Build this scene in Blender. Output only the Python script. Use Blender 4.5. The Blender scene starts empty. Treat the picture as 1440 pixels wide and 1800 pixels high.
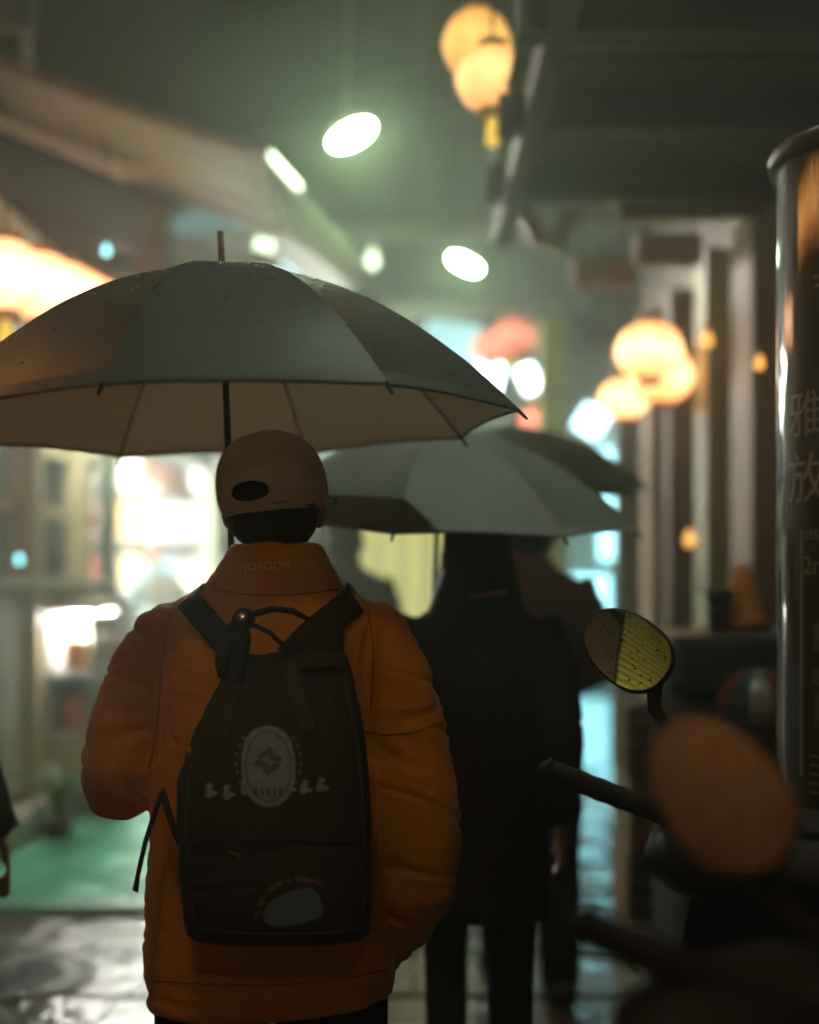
import bpy, bmesh, math, random
from mathutils import Vector, Matrix, noise
from mathutils.bvhtree import BVHTree

random.seed(7)
PI = math.pi
R = math.radians
SC = bpy.context.scene
COL = SC.collection

# ------------------------------------------------------------------ camera, world, exposure
CAM_Z, F = 1.4, 2194.0                      # lens height, focal length in photo pixels (1440 wide)
cd = bpy.data.cameras.new('camera'); cam = bpy.data.objects.new('camera', cd); COL.objects.link(cam)
cam.location = (0, 0, CAM_Z); cam.rotation_euler = (PI / 2, 0, 0)
cd.sensor_fit = 'VERTICAL'; cd.sensor_height = 30.0; cd.lens = F / 1800 * 30.0
cd.shift_y = 120 / 1800
cd.clip_start = 0.05; cd.clip_end = 300
cd.dof.use_dof = True; cd.dof.focus_distance = 2.16; cd.dof.aperture_fstop = 0.92
SC.camera = cam

W = bpy.data.worlds.new('World'); SC.world = W; W.use_nodes = True
nt = W.node_tree
sky = nt.nodes.new('ShaderNodeTexSky'); sky.sky_type = 'NISHITA'; sky.sun_disc = False
sky.sun_elevation = R(-4); sky.sun_rotation = R(200)
nt.links.new(sky.outputs[0], nt.nodes['Background'].inputs[0])
nt.nodes['Background'].inputs[1].default_value = 0.03

SC.view_settings.view_transform = 'Standard'
SC.view_settings.look = 'None'
SC.view_settings.gamma = 1.0
SC.view_settings.exposure = 1.4
SC.cycles.use_denoising = True
SC.cycles.max_bounces = 4
SC.cycles.diffuse_bounces = 2
SC.cycles.glossy_bounces = 2
SC.cycles.transmission_bounces = 4
SC.cycles.volume_bounces = 0
SC.cycles.sample_clamp_direct = 25.0
SC.cycles.sample_clamp_indirect = 2.0
SC.cycles.use_light_tree = False
SC.cycles.caustics_reflective = False
SC.cycles.caustics_refractive = False
SC.cycles.use_adaptive_sampling = False


def P(px, py, D):
    """world point seen at photo pixel (px, py) at depth D"""
    return Vector(((px - 720) / F * D, D, CAM_Z - (py - 1020) / F * D))


# ------------------------------------------------------------------ materials
MATS = {}


def mat(name, col=(.5, .5, .5), rough=.6, metal=0.0, var=.25, scale=6.0, bump=0.0, bscale=30.0, coat=0.0,
        emit=None, estr=0.0, trans=0.0, alpha=1.0, stretch=(1, 1, 1), rvar=0.0, spec=.5, sheen=0.0, transm=0.0, ior=1.45, tcol=None):
    if name in MATS:
        return MATS[name]
    m = bpy.data.materials.new(name); m.use_nodes = True
    n, l = m.node_tree.nodes, m.node_tree.links
    b = n['Principled BSDF']
    tc = n.new('ShaderNodeTexCoord'); mp = n.new('ShaderNodeMapping'); mp.inputs['Scale'].default_value = stretch
    l.new(tc.outputs['Object'], mp.inputs[0])
    nz = n.new('ShaderNodeTexNoise'); nz.inputs['Scale'].default_value = scale; nz.inputs['Detail'].default_value = 6
    nz.inputs['Roughness'].default_value = .62
    l.new(mp.outputs[0], nz.inputs['Vector'])
    rp = n.new('ShaderNodeValToRGB')
    rp.color_ramp.elements[0].position = .3; rp.color_ramp.elements[1].position = .72
    rp.color_ramp.elements[0].color = tuple(max(0, c * (1 - var)) for c in col) + (1,)
    rp.color_ramp.elements[1].color = tuple(min(1, c * (1 + var)) for c in col) + (1,)
    l.new(nz.outputs['Fac'], rp.inputs[0]); l.new(rp.outputs[0], b.inputs['Base Color'])
    b.inputs['Roughness'].default_value = rough; b.inputs['Metallic'].default_value = metal
    b.inputs['Specular IOR Level'].default_value = spec
    b.inputs['Coat Weight'].default_value = coat; b.inputs['Coat Roughness'].default_value = .06
    b.inputs['Sheen Weight'].default_value = sheen
    b.inputs['Transmission Weight'].default_value = transm
    b.inputs['IOR'].default_value = ior
    if rvar:
        mr = n.new('ShaderNodeMapRange'); mr.inputs[1].default_value = .35; mr.inputs[2].default_value = .65
        mr.inputs[3].default_value = max(.02, rough - rvar); mr.inputs[4].default_value = min(1, rough + rvar)
        l.new(nz.outputs['Fac'], mr.inputs[0]); l.new(mr.outputs[0], b.inputs['Roughness'])
    if bump:
        n2 = n.new('ShaderNodeTexNoise'); n2.inputs['Scale'].default_value = bscale; n2.inputs['Detail'].default_value = 4
        l.new(mp.outputs[0], n2.inputs['Vector'])
        bp = n.new('ShaderNodeBump'); bp.inputs['Strength'].default_value = bump; bp.inputs['Distance'].default_value = .02
        l.new(n2.outputs['Fac'], bp.inputs['Height']); l.new(bp.outputs[0], b.inputs['Normal'])
    if emit is not None:
        b.inputs['Emission Color'].default_value = tuple(emit) + (1,)
        b.inputs['Emission Strength'].default_value = estr
    if trans:
        tr = n.new('ShaderNodeBsdfTranslucent'); mx = n.new('ShaderNodeMixShader'); mx.inputs[0].default_value = trans
        if tcol: tr.inputs[0].default_value = tuple(tcol) + (1,)
        else: l.new(rp.outputs[0], tr.inputs[0])
        l.new(b.outputs[0], mx.inputs[1]); l.new(tr.outputs[0], mx.inputs[2])
        l.new(mx.outputs[0], n['Material Output'].inputs[0])
    MATS[name] = m
    return m


def lantern_mat(name, core, rim, strength):
    """paper shade lit by a bulb: hottest round the middle, deeper colour towards top and bottom"""
    if name in MATS:
        return MATS[name]
    m = bpy.data.materials.new(name); m.use_nodes = True
    n, l = m.node_tree.nodes, m.node_tree.links
    b = n['Principled BSDF']; b.inputs['Base Color'].default_value = rim + (1,); b.inputs['Roughness'].default_value = .7
    tc = n.new('ShaderNodeTexCoord'); sx = n.new('ShaderNodeSeparateXYZ'); l.new(tc.outputs['Object'], sx.inputs[0])
    ab = n.new('ShaderNodeMath'); ab.operation = 'ABSOLUTE'; l.new(sx.outputs['Z'], ab.inputs[0])
    mr = n.new('ShaderNodeMapRange'); mr.inputs[1].default_value = .0; mr.inputs[2].default_value = .15
    l.new(ab.outputs[0], mr.inputs[0])
    rp = n.new('ShaderNodeValToRGB')
    rp.color_ramp.elements[0].color = core + (1,); rp.color_ramp.elements[1].color = tuple(c * .35 for c in rim) + (1,)
    e = rp.color_ramp.elements.new(.55); e.color = tuple((a + c) * .38 for a, c in zip(core, rim)) + (1,)
    nz = n.new('ShaderNodeTexNoise'); nz.inputs['Scale'].default_value = 9; nz.inputs['Detail'].default_value = 3; l.new(tc.outputs['Object'], nz.inputs['Vector'])
    m1 = n.new('ShaderNodeMath'); m1.operation = 'MULTIPLY_ADD'; m1.inputs[1].default_value = 1.1; m1.inputs[2].default_value = -.5; l.new(nz.outputs['Fac'], m1.inputs[0])
    m2 = n.new('ShaderNodeMath'); m2.operation = 'ADD'; m2.use_clamp = True; l.new(m1.outputs[0], m2.inputs[0]); l.new(mr.outputs[0], m2.inputs[1])
    l.new(m2.outputs[0], rp.inputs[0])
    l.new(rp.outputs[0], b.inputs['Emission Color']); b.inputs['Emission Strength'].default_value = strength
    MATS[name] = m
    return m


# ------------------------------------------------------------------ object helpers
def tag(o, label=None, cat=None, group=None, kind=None):
    if label: o['label'] = label
    if cat: o['category'] = cat
    if group: o['group'] = group
    if kind: o['kind'] = kind
    return o


def thing(name, label, cat, loc=(0, 0, 0), group=None, rotz=0.0):
    o = bpy.data.objects.new(name, None); COL.objects.link(o)
    o.location = loc; o.rotation_euler = (0, 0, rotz); o.empty_display_size = .1
    return tag(o, label, cat, group)


def root_of(o):
    while o.parent: o = o.parent
    return o


def link_mesh(name, me, m, parent=None, smooth=False, world=False):
    o = bpy.data.objects.new(name, me); COL.objects.link(o)
    if m is not None and not me.materials: me.materials.append(m)
    if smooth:
        me.polygons.foreach_set('use_smooth', [True] * len(me.polygons))
    if parent is not None:
        o.parent = parent
        if world:                         # geometry given in world space: move it into the root's frame
            rt = root_of(parent)
            M = (Matrix.Translation(rt.location) @ rt.rotation_euler.to_matrix().to_4x4()).inverted()
            me.transform(M)
    return o


class MB:
    """collects shapes that make up ONE part"""
    def __init__(self): self.v, self.f = [], []

    def add(self, vs, fs):
        k = len(self.v); self.v += [tuple(p) for p in vs]; self.f += [tuple(i + k for i in f) for f in fs]; return self

    def box(self, c, s, rot=None):
        c = Vector(c); hx, hy, hz = s[0] / 2, s[1] / 2, s[2] / 2
        vs = [Vector((x, y, z)) for x in (-hx, hx) for y in (-hy, hy) for z in (-hz, hz)]
        if rot is not None: vs = [rot @ v for v in vs]
        return self.add([c + v for v in vs], [(0, 1, 3, 2), (4, 6, 7, 5), (0, 4, 5, 1), (2, 3, 7, 6), (0, 2, 6, 4), (1, 5, 7, 3)])

    def bar(self, a, b, w, h, up=(0, 0, 1)):
        a, b = Vector(a), Vector(b); d = (b - a).normalized(); up = Vector(up)
        s = d.cross(up)
        if s.length < 1e-4: s = d.cross(Vector((0, 1, 0)))
        s.normalize(); u = s.cross(d)
        vs = [p + s * i * w / 2 + u * j * h / 2 for p in (a, b) for i, j in ((-1, -1), (1, -1), (1, 1), (-1, 1))]
        return self.add(vs, [(0, 3, 2, 1), (4, 5, 6, 7), (0, 1, 5, 4), (1, 2, 6, 5), (2, 3, 7, 6), (3, 0, 4, 7)])

    def loft(self, rings, cap=True):
        """rings: lists of points, same count"""
        n = len(rings[0]); vs = [p for r in rings for p in r]; fs = []
        for k in range(len(rings) - 1):
            for i in range(n):
                j = (i + 1) % n
                fs.append((k * n + i, k * n + j, (k + 1) * n + j, (k + 1) * n + i))
        if cap:
            fs.append(tuple(range(n))[::-1]); fs.append(tuple((len(rings) - 1) * n + i for i in range(n)))
        return self.add(vs, fs)

    def tube(self, pts, rad, n=10, flat=1.0, round_ends=False):
        """tube through points; rad a number or list; flat squashes it along the second axis"""
        pts = [Vector(p) for p in pts]
        rad = [rad] * len(pts) if not isinstance(rad, (list, tuple)) else list(rad)
        if round_ends:
            d0 = (pts[0] - pts[1]).normalized(); d1 = (pts[-1] - pts[-2]).normalized()
            p0, r0, p1, r1 = pts[0], rad[0], pts[-1], rad[-1]
            pre = [(p0 + d0 * r0 * c, r0 * s) for c, s in ((.98, .2), (.8, .6), (.45, .89))]
            post = [(p1 + d1 * r1 * c, r1 * s) for c, s in ((.45, .89), (.8, .6), (.98, .2))]
            pts = [a for a, _ in pre] + pts + [a for a, _ in post]; rad = [a for _, a in pre] + rad + [a for _, a in post]
        rings = []; u = None
        for k, p in enumerate(pts):
            t = (pts[min(k + 1, len(pts) - 1)] - pts[max(k - 1, 0)]).normalized()
            if u is None:
                u = t.cross(Vector((0, 0, 1)))
                if u.length < .05: u = t.cross(Vector((0, 1, 0)))
            u = (u - t * u.dot(t)).normalized(); w = t.cross(u)
            rings.append([p + (u * math.cos(a) + w * math.sin(a) * flat) * rad[k] for a in [2 * PI * i / n for i in range(n)]])
        return self.loft(rings)

    def lathe(self, prof, c=(0, 0, 0), n=20, axis=None):
        """prof: (radius, height) list along z (or along axis)"""
        c = Vector(c); q = Matrix.Identity(3)
        if axis is not None: q = Vector((0, 0, 1)).rotation_difference(Vector(axis)).to_matrix()
        return self.loft([[c + q @ Vector((max(r, 1e-4) * math.cos(2 * PI * i / n), max(r, 1e-4) * math.sin(2 * PI * i / n), h))
                           for i in range(n)] for r, h in prof])

    def ell(self, c, rx, ry, rz, n=16, k=10):
        c = Vector(c)
        return self.loft([[c + Vector((rx * math.sin(PI * (j + .02) / (k + .04)) * math.cos(2 * PI * i / n), ry * math.sin(PI * (j + .02) / (k + .04)) * math.sin(2 * PI * i / n),
                                       rz * math.cos(PI * (j + .02) / (k + .04)))) for i in range(n)] for j in range(k, -1, -1)])

    def mesh(self, name):
        me = bpy.data.meshes.new(name); me.from_pydata(self.v, [], self.f); me.update(); return me

    def build(self, name, m, parent=None, smooth=False, world=False, bevel=0.0, **kw):
        me = self.mesh(name)
        if bevel:
            bm = bmesh.new(); bm.from_mesh(me)
            bmesh.ops.bevel(bm, geom=bm.edges[:], offset=bevel, segments=2, affect='EDGES', profile=.6)
            bm.to_mesh(me); bm.free()
        bm = bmesh.new(); bm.from_mesh(me); bmesh.ops.recalc_face_normals(bm, faces=bm.faces); bm.to_mesh(me); bm.free()
        o = link_mesh(name, me, m, parent, smooth, world)
        return tag(o, **kw) if kw else o


def remesh(mb, voxel, smooth=4, fac=.5):
    """fuse overlapping shapes into one continuous skin"""
    me = mb.mesh('tmp'); bm = bmesh.new(); bm.from_mesh(me); bmesh.ops.recalc_face_normals(bm, faces=bm.faces); bm.to_mesh(me); bm.free()
    o = bpy.data.objects.new('tmp', me); COL.objects.link(o)
    md = o.modifiers.new('r', 'REMESH'); md.mode = 'VOXEL'; md.voxel_size = voxel
    if smooth:
        s = o.modifiers.new('s', 'SMOOTH'); s.iterations = smooth; s.factor = fac
    dg = bpy.context.evaluated_depsgraph_get(); dg.update()
    out = bpy.data.meshes.new_from_object(o.evaluated_get(dg))
    bpy.data.objects.remove(o); bpy.data.meshes.remove(me)
    return out


def displace(me, fn):
    nrm = [v.normal.copy() for v in me.vertices]
    for v, n_ in zip(me.vertices, nrm):
        v.co += n_ * fn(v.co, n_)
    me.update()


def text_mesh(s, size, extrude=0.0):
    c = bpy.data.curves.new('t', 'FONT'); c.body = s; c.size = size; c.align_x = 'CENTER'; c.align_y = 'CENTER'; c.extrude = extrude
    c.resolution_u = 3
    o = bpy.data.objects.new('t', c); COL.objects.link(o)
    dg = bpy.context.evaluated_depsgraph_get(); dg.update()
    me = bpy.data.meshes.new_from_object(o.evaluated_get(dg))
    bpy.data.objects.remove(o); bpy.data.curves.remove(c)
    return me


def dup(root, loc, label=None, rotz=None):
    r = root.copy(); COL.objects.link(r); r.location = loc
    if rotz is not None: r.rotation_euler = (0, 0, rotz)
    if label: r['label'] = label
    for ch in list(root.children):
        c = ch.copy(); COL.objects.link(c); c.parent = r
        for g in list(ch.children):
            d = g.copy(); COL.objects.link(d); d.parent = c
    return r


#@@GROUND
# ------------------------------------------------------------------ ground: wet stone street
def wet_mat(name, col, rough, rvar, bump, bscale):
    m = mat(name, col, rough, 0, .35, 2.2, bump, bscale, rvar=rvar, spec=.6)
    return m


ground_m = wet_mat('wet_ground', (.04, .037, .032), .16, .12, .3, 7)
mb = MB().add([(-40, -30, 0), (40, -30, 0), (40, 80, 0), (-40, 80, 0)], [(0, 1, 2, 3)])
ground = mb.build('ground', ground_m, kind='structure')
stone_ms = [wet_mat('wet_stone_%d' % i, c, r_, .13, 1.0, 7) for i, (c, r_) in enumerate(
    [((.11, .105, .088), .2), ((.07, .067, .057), .13), ((.15, .142, .118), .26)])]
stone_meshes = {}
rng = random.Random(3)
y = 1.2
row = 0
while y < 12.5:
    dy = .42 + rng.random() * .14
    x = -2.0 + rng.random() * .3
    while x < 1.25:
        w = .42 + rng.random() * .5
        w = min(w, 1.32 - x)
        if w < .12: break
        key = (round(w / .08), round(dy / .05), rng.randint(0, 2))
        if key not in stone_meshes:
            ww, dd = key[0] * .08 - .018, key[1] * .05 - .018
            b = bmesh.new(); bmesh.ops.create_cube(b, size=1)
            for v in b.verts:
                v.co.x *= ww; v.co.y *= dd; v.co.z *= .03
                if v.co.z > 0: v.co.z += rng.uniform(-.004, .004)
                v.co.x += rng.uniform(-.012, .012); v.co.y += rng.uniform(-.012, .012)
            bmesh.ops.bevel(b, geom=[e for e in b.edges if e.verts[0].co.z + e.verts[1].co.z > 0.01], offset=.006, segments=1, affect='EDGES')
            me = bpy.data.meshes.new('paving_stone'); b.to_mesh(me); b.free(); me.materials.append(stone_ms[key[2]])
            stone_meshes[key] = me
        o = bpy.data.objects.new('paving_stone', stone_meshes[key]); COL.objects.link(o); o.parent = ground
        o.location = (x + w / 2, y + dy / 2, .006 + rng.uniform(-.003, .003)); o.rotation_euler = (rng.uniform(-.006, .006), rng.uniform(-.006, .006), rng.uniform(-.02, .02))
        x += w
    y += dy; row += 1

#@@ROOF
# ------------------------------------------------------------------ arcade roof over the street
roof_m = mat('roof_sheet', (.05, .062, .042), .55, .0, .2, 1.2)
steel_m = mat('painted_steel', (.34, .36, .28), .5, 0, .25, 3)
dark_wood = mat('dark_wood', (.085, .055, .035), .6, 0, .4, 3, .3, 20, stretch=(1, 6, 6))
mid_wood = mat('mid_wood', (.3, .2, .12), .6, 0, .35, 3, .3, 20, stretch=(6, 1, 6))
pale_wood = mat('pale_wood', (.36, .27, .17), .6, 0, .3, 3, .2, 20, stretch=(6, 6, 1))
RX, RZ, SL = .08, 4.95, math.tan(R(12))


def roof_z(x): return RZ - abs(x - RX) * SL


roof = thing('arcade_roof', 'dark green corrugated arcade roof high over the wet street', 'roof', (0, 0, 4.2))
for side in (-1, 1):
    for k in range(7):
        y0 = -4 + k * 3.2; y1 = y0 + 3.25
        mb = MB(); x0, x1 = RX, RX + side * 3.2
        n = 32; vs = []
        for i in range(n * 2 + 1):
            yy = y0 + (y1 - y0) * i / (n * 2)
            dz = .025 * (1 if i % 2 else -1) + .01 * (k % 2)
            vs += [(x0, yy, roof_z(x0) + .06 + dz), (x1, yy, roof_z(x1) + .06 + dz)]
        fs = [(2 * i, 2 * i + 1, 2 * i + 3, 2 * i + 2) for i in range(n * 2)]
        mb.add(vs, fs); mb.build('roof_sheet', roof_m, roof, world=True)
for k in range(7):
    yy = -3 + k * 3.0
    for side in (-1, 1):
        MB().bar((RX + side * .02, yy, RZ - .06), (RX + side * 3.1, yy, roof_z(RX + 3.1) - .06), .06, .08).build('rafter', roof_m, roof, world=True)
for k, (xo, rr_) in enumerate(((-2.7, 1), (0, 1), (2.7, 1))):
    MB().box((RX + xo, 6.6, roof_z(RX + xo) + .005), (.05, 21, .05)).build('purlin', roof_m, roof, world=True)
for yy, a in ((8.4, .25), (10.9, .22), (13.0, .1)):
    MB().bar((-1.3, yy - a, 3.62), (1.6, yy + a, 3.88), .07, .11).build('tie_beam', steel_m, roof, world=True)

lamp_em = mat('lamp_face', (.9, .95, .9), .5, emit=(.66, 1.0, .58), estr=36)
fill_lamp_near = mat('fill_lamp_face_near', (.9, .95, .9), .5, emit=(.84, 1.0, .78), estr=42)  # face of an unseen lamp added to light umbrella tops and figures
fill_lamp_warm = mat('fill_lamp_face_warm', (.95, .9, .8), .5, emit=(1.0, .72, .44), estr=26)  # face of unseen lamps added behind the camera to fill the figure's back
lamp_body = mat('lamp_body', (.3, .32, .28), .4, .4)


def ceiling_lamp(x, y, label, m=None):
    side = -1 if x < RX else 1
    z = 3.93 + .02 * side
    t = thing('ceiling_lamp', label, 'lamp', (x, y, z), 'round lamps under the arcade roof')
    ax = Vector((-side * math.sin(R(24)), -.12, -math.cos(R(24)))).normalized()
    c = Vector((x, y, z))
    MB().lathe([(.02, -.10), (.03, -.07), (.12, -.045), (.16, -.01), (.16, .012)], c, 24, ax).build('housing', lamp_body, t, True, True)
    MB().lathe([(.136, .006), (.132, .022), (.09, .034), (.02, .038)], c, 24, ax).build('diffuser', m or lamp_em, t, True, True)
    MB().tube([c - ax * .08, (x, y, roof_z(x) + .03)], .012, 8).build('bracket', steel_m, t, world=True)


ceiling_lamp(-.33, 7.0, 'large bright round lamp under the roof, left of the lantern pair')
ceiling_lamp(.45, 10.0, 'smaller bright round lamp further down the street, above second umbrella')
ceiling_lamp(.35, 2.7, 'added unseen round lamp on the roof slope overhead, above the scooters', fill_lamp_near)
ceiling_lamp(.55, -2.6, 'added unseen round lamp on the roof slope well behind the viewer, right of the ridge', fill_lamp_warm)
ceiling_lamp(-.4, .4, 'added unseen round lamp on the roof slope directly behind the viewer', fill_lamp_warm)

#@@LANTERN
# ------------------------------------------------------------------ paper lanterns
paper_warm = lantern_mat('lantern_paper_warm', (1.0, .60, .27), (1.0, .33, .07), 1.5)
paper_peach = lantern_mat('lantern_paper_peach', (1.0, .58, .32), (1.0, .33, .11), 2.0)
paper_red = lantern_mat('lantern_paper_red', (1.0, .36, .22), (.9, .14, .08), .55)
paper_amber = lantern_mat('lantern_paper_amber', (1.0, .60, .16), (.95, .36, .04), .5)
gold_m = mat('lantern_gold', (.4, .2, .05), .45, .3)
cord_m = mat('lantern_cord', (.05, .04, .03), .7)
tassel_m = mat('lantern_tassel', (.75, .5, .08), .7, emit=(.9, .6, .08), estr=.35)  # tassel is no lamp; a faint glow is added to its colour
LM = {}


def lantern(c, r, m, label, group, squash=.92, hang=.25, key=None, tassel=True):
    c = Vector(c)
    t = thing('paper_lantern', label, 'lantern', c, group)
    k = (round(r, 3), squash, m.name)
    if k not in LM:
        mb = MB(); n, kk = 12, 8
        rings = []
        for j in range(kk + 1):
            a = PI * (.11 + .78 * j / kk)
            rib = 1 - .018 * (j % 2)
            rings.append([Vector((r * math.sin(a) * rib * math.cos(2 * PI * i / n), r * math.sin(a) * rib * math.sin(2 * PI * i / n), -r * squash * math.cos(a))) for i in range(n)])
        mb.loft(rings); LM[k] = mb.mesh('shade'); LM[k].materials.append(m)
        LM[k].polygons.foreach_set('use_smooth', [True] * len(LM[k].polygons))
    s = bpy.data.objects.new('shade', LM[k]); COL.objects.link(s); s.parent = t
    h = r * squash * .94
    MB().lathe([(r * .36, h - .01), (r * .38, h), (r * .38, h + .025), (r * .1, h + .03)]).build('top_cap', gold_m, t)
    MB().lathe([(r * .36, -h + .01), (r * .38, -h), (r * .38, -h - .025), (r * .1, -h - .03)][::-1]).build('bottom_cap', gold_m, t)
    MB().tube([(0, 0, h + .02), (0, 0, h + hang)], .005, 6).build('cord', cord_m, t)
    if tassel:
        MB().lathe([(r * .05, -h - .02), (r * .16, -h - .045), (r * .2, -h - .09), (r * .17, -h - .12)][::-1], n=12).build('tassel', tassel_m, t)
    return t


mat_low = lantern_mat('lantern_paper_low', (1.0, .62, .24), (1.0, .36, .07), .66)
paper_eave = lantern_mat('lantern_paper_eave', (1.0, .50, .14), (1.0, .34, .05), 1.4)
G1 = 'amber lanterns hanging over the middle of the street'
lantern(P(838, 78, 4.5), .125, paper_amber, 'upper amber paper lantern of the overlapping pair high over the street', G1, 1.0, .9, tassel=False)
lantern(P(866, 140, 4.3), .13, mat_low, 'lower amber paper lantern with yellow tassel high over the street', G1, .86, .8)
G2 = 'glowing lanterns beside the shuttered shop'
lantern(P(1142, 618, 6.0), .165, paper_warm, 'large cream glowing lantern, topmost of the three above the scooter mirror', G2, .86, .5, tassel=False)
lantern(P(1162, 660, 6.25), .165, paper_warm, 'cream glowing lantern hanging in the middle of the three lantern cluster', G2, .9, .62, tassel=False)
lantern(P(1096, 702, 6.7), .135, paper_warm, 'smallest glowing lantern, lowest left of the three lantern cluster', G2, .8, .8, tassel=False)
G3 = 'red lanterns far down the street'
lantern(P(905, 592, 11.0), .2, paper_red, 'red lantern above the white signs far down the street', G3, .9, 1.2)
lantern(P(862, 612, 11.6), .17, paper_red, 'dimmer red lantern partly behind another above the white signs', G3, .9, 1.2)
lantern(P(946, 738, 11.0), .16, paper_red, 'red lantern just above the third umbrella', G3, .7, 1.5)
G4 = 'peach lanterns along the left eaves'
lab4 = ['peach glowing lantern at the left picture edge, nearest of the eaves row', 'second peach glowing lantern in the row under the left eaves',
        'third peach glowing lantern in the row under the left eaves', 'fourth peach glowing lantern in the row, beside the big umbrella',
        'last peach glowing lantern in the row under the left eaves']
for k, (px, py, D, rr) in enumerate(((10, 486, 4.75, .15), (75, 505, 5.1, .15), (118, 518, 5.6, .15), (150, 530, 6.1, .15), (182, 542, 6.6, .15))):
    lantern(P(px, py, D), rr, paper_peach, lab4[k], G4, .95, .25, tassel=(k == 0))
lab_e = ['first amber lantern under the near left eaves, reflected in the sign drum', 'second amber lantern along the near left eaves, reflected in the drum', 'third and middle amber lantern along the near left eaves',
         'fourth amber lantern along the near left eaves, past the middle one', 'fifth amber lantern along the near left eaves, closest to the viewer']
for k, y in enumerate((3.95, 3.6, 3.22, 2.85, 2.5)):
    lantern((-1.98, y + .08, 2.96), .175, paper_eave, lab_e[k], G4, 1.15, .3, tassel=False)
G5 = 'amber lanterns on the right shop eave'
for k, (x, y, z) in enumerate(((1.15, 1.1, 2.45), (1.15, -.3, 2.45))):
    lantern((x, y, z), .14, paper_amber, ['amber lantern on the right eave beside the printed sign drum', 'amber lantern on the right eave behind the viewer'][k], G5, .95, .4, tassel=False)

bulb_g = mat('bulb_green', (.8, .9, .8), .4, emit=(.7, .95, .6), estr=1.3)
bulb_c = mat('bulb_cyan', (.6, .9, .95), .4, emit=(.25, .75, .85), estr=1.6)
bulb_o = mat('bulb_orange', (.9, .6, .2), .4, emit=(1, .46, .1), estr=.7)


def bulb(c, r, m, label, up):
    t = thing('hanging_bulb', label, 'bulb', c, 'small bulbs hanging about the street')
    MB().lathe([(r * .2, -r), (r * .75, -r * .7), (r, 0), (r * .75, r * .7), (r * .4, r * 1.3), (r * .38, r * 1.8)], n=12).build('glass', m, t, True)
    MB().lathe([(r * .42, r * 1.7), (r * .45, r * 2.4), (r * .2, r * 2.6)], n=10).build('socket', cord_m, t)
    MB().tube([(0, 0, r * 2.5), (0, 0, up)], .004, 6).build('cord', cord_m, t)


bulb(P(187, 442, 5.5), .018, bulb_c, 'tiny cyan bulb above the peach lanterns', .5)
bulb(P(456, 430, 7.6), .03, bulb_g, 'greenish bulb above the big umbrella, left one of two', .3)
bulb(P(473, 434, 7.9), .034, bulb_g, 'greenish bulb above the big umbrella, right one of two', .3)
bulb(P(655, 460, 8.6), .05, bulb_g, 'pale green bulb between the two round roof lamps', .4)
bulb(P(1243, 600, 5.2), .026, bulb_o, 'amber bulb to the right of the lantern cluster', .4)
bulb(P(1335, 640, 4.6), .02, bulb_o, 'dim amber bulb beside the printed sign drum', .5)
bulb(P(1213, 950, 6.0), .03, bulb_o, 'small orange bulb low over the stall goods', .4)
bulb(P(34, 985, 6.6), .02, bulb_c, 'tiny blue bulb on the left shop counter post', .3)

#@@LEFT
# ------------------------------------------------------------------ left shop (facade at x = -2.1)
plaster = mat('plaster', (.38, .36, .29), .7, 0, .2, 2, .2, 12)
white_paint = mat('white_paint', (.78, .78, .74), .5, 0, .08, 3)
tube_em = mat('shop_tube', (1, 1, 1), .5, emit=(1.0, .98, .9), estr=520)
glass_m = mat('clear_glass', (.9, .95, .93), .04, 0, 0, 1, transm=1.0, ior=1.45)
cream_wood = mat('cream_wood', (.5, .4, .24), .5, 0, .2, 4, stretch=(6, 6, 1))
green_paint = mat('green_paint', (.18, .23, .14), .5, 0, .2, 4)
shop = thing('left_shop', 'brightly lit open shop on the left with cream posts and counter', 'shop', (-2.4, 8, 0))
# raised floor, back wall, side walls, ceiling
MB().box((-4.2, 9.2, .09), (4.2, 9.5, .18)).build('raised_floor', plaster, shop, world=True)
MB().box((-6.2, 9.2, 1.7), (.12, 9.5, 3.1)).build('back_wall', white_paint, shop, world=True)
MB().box((-4.15, 14.0, 1.7), (4.1, .12, 3.1)).build('side_wall', white_paint, shop, world=True)
MB().box((-4.15, 4.55, 1.7), (4.1, .12, 3.1)).build('side_wall', white_paint, shop, world=True)
MB().box((-4.15, 9.2, 3.3), (4.1, 9.4, .1)).build('ceiling_board', white_paint, shop, world=True)
MB().box((-2.03, 9.3, .1), (.16, 9.6, .2)).build('kerb_stone', plaster, shop, world=True, bevel=.012)
for y0, w, m in ((7.0, .16, cream_wood), (8.1, .2, cream_wood), (8.85, .12, green_paint), (13.4, .14, green_paint), (5.6, .14, green_paint)):
    MB().box((-2.14, y0, 1.45), (.14, w, 2.6)).build('post', m, shop, world=True, bevel=.01)
MB().box((-2.16, 9.0, 2.82), (.12, 9.3, .5)).build('lintel_board', dark_wood, shop, world=True)
MB().box((-2.2, 6.9, 2.2), (.06, 3.8, .1)).build('rail', cream_wood, shop, world=True)
MB().box((-2.2, 7.0, 1.82), (.05, 3.6, .06)).build('rail', cream_wood, shop, world=True)
MB().box((-3.1, 6.7, 1.75), (.08, 4.0, 3.0)).build('added_partition', mat('sage_plaster', (.24, .25, .18), .7, 0, .25, 1.5), shop, world=True)  # added screen so the bright interior stays out of the counter openings
MB().box((-2.68, 8.98, 1.75), (.8, .08, 3.0)).build('added_partition', MATS['sage_plaster'], shop, world=True)  # added cross screen that stops the ceiling tube light
ctr = MB().box((-2.3, 6.75, 1.38), (.5, 4.1, .07)).build('counter_top', plaster, shop, world=True, bevel=.01)
for k in range(9):
    MB().box((-2.16, 4.95 + k * .45, .78), (.05, .43, 1.1)).build('counter_panel', [green_paint, plaster, cream_wood][k % 3], shop, world=True, bevel=.006)
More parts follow.
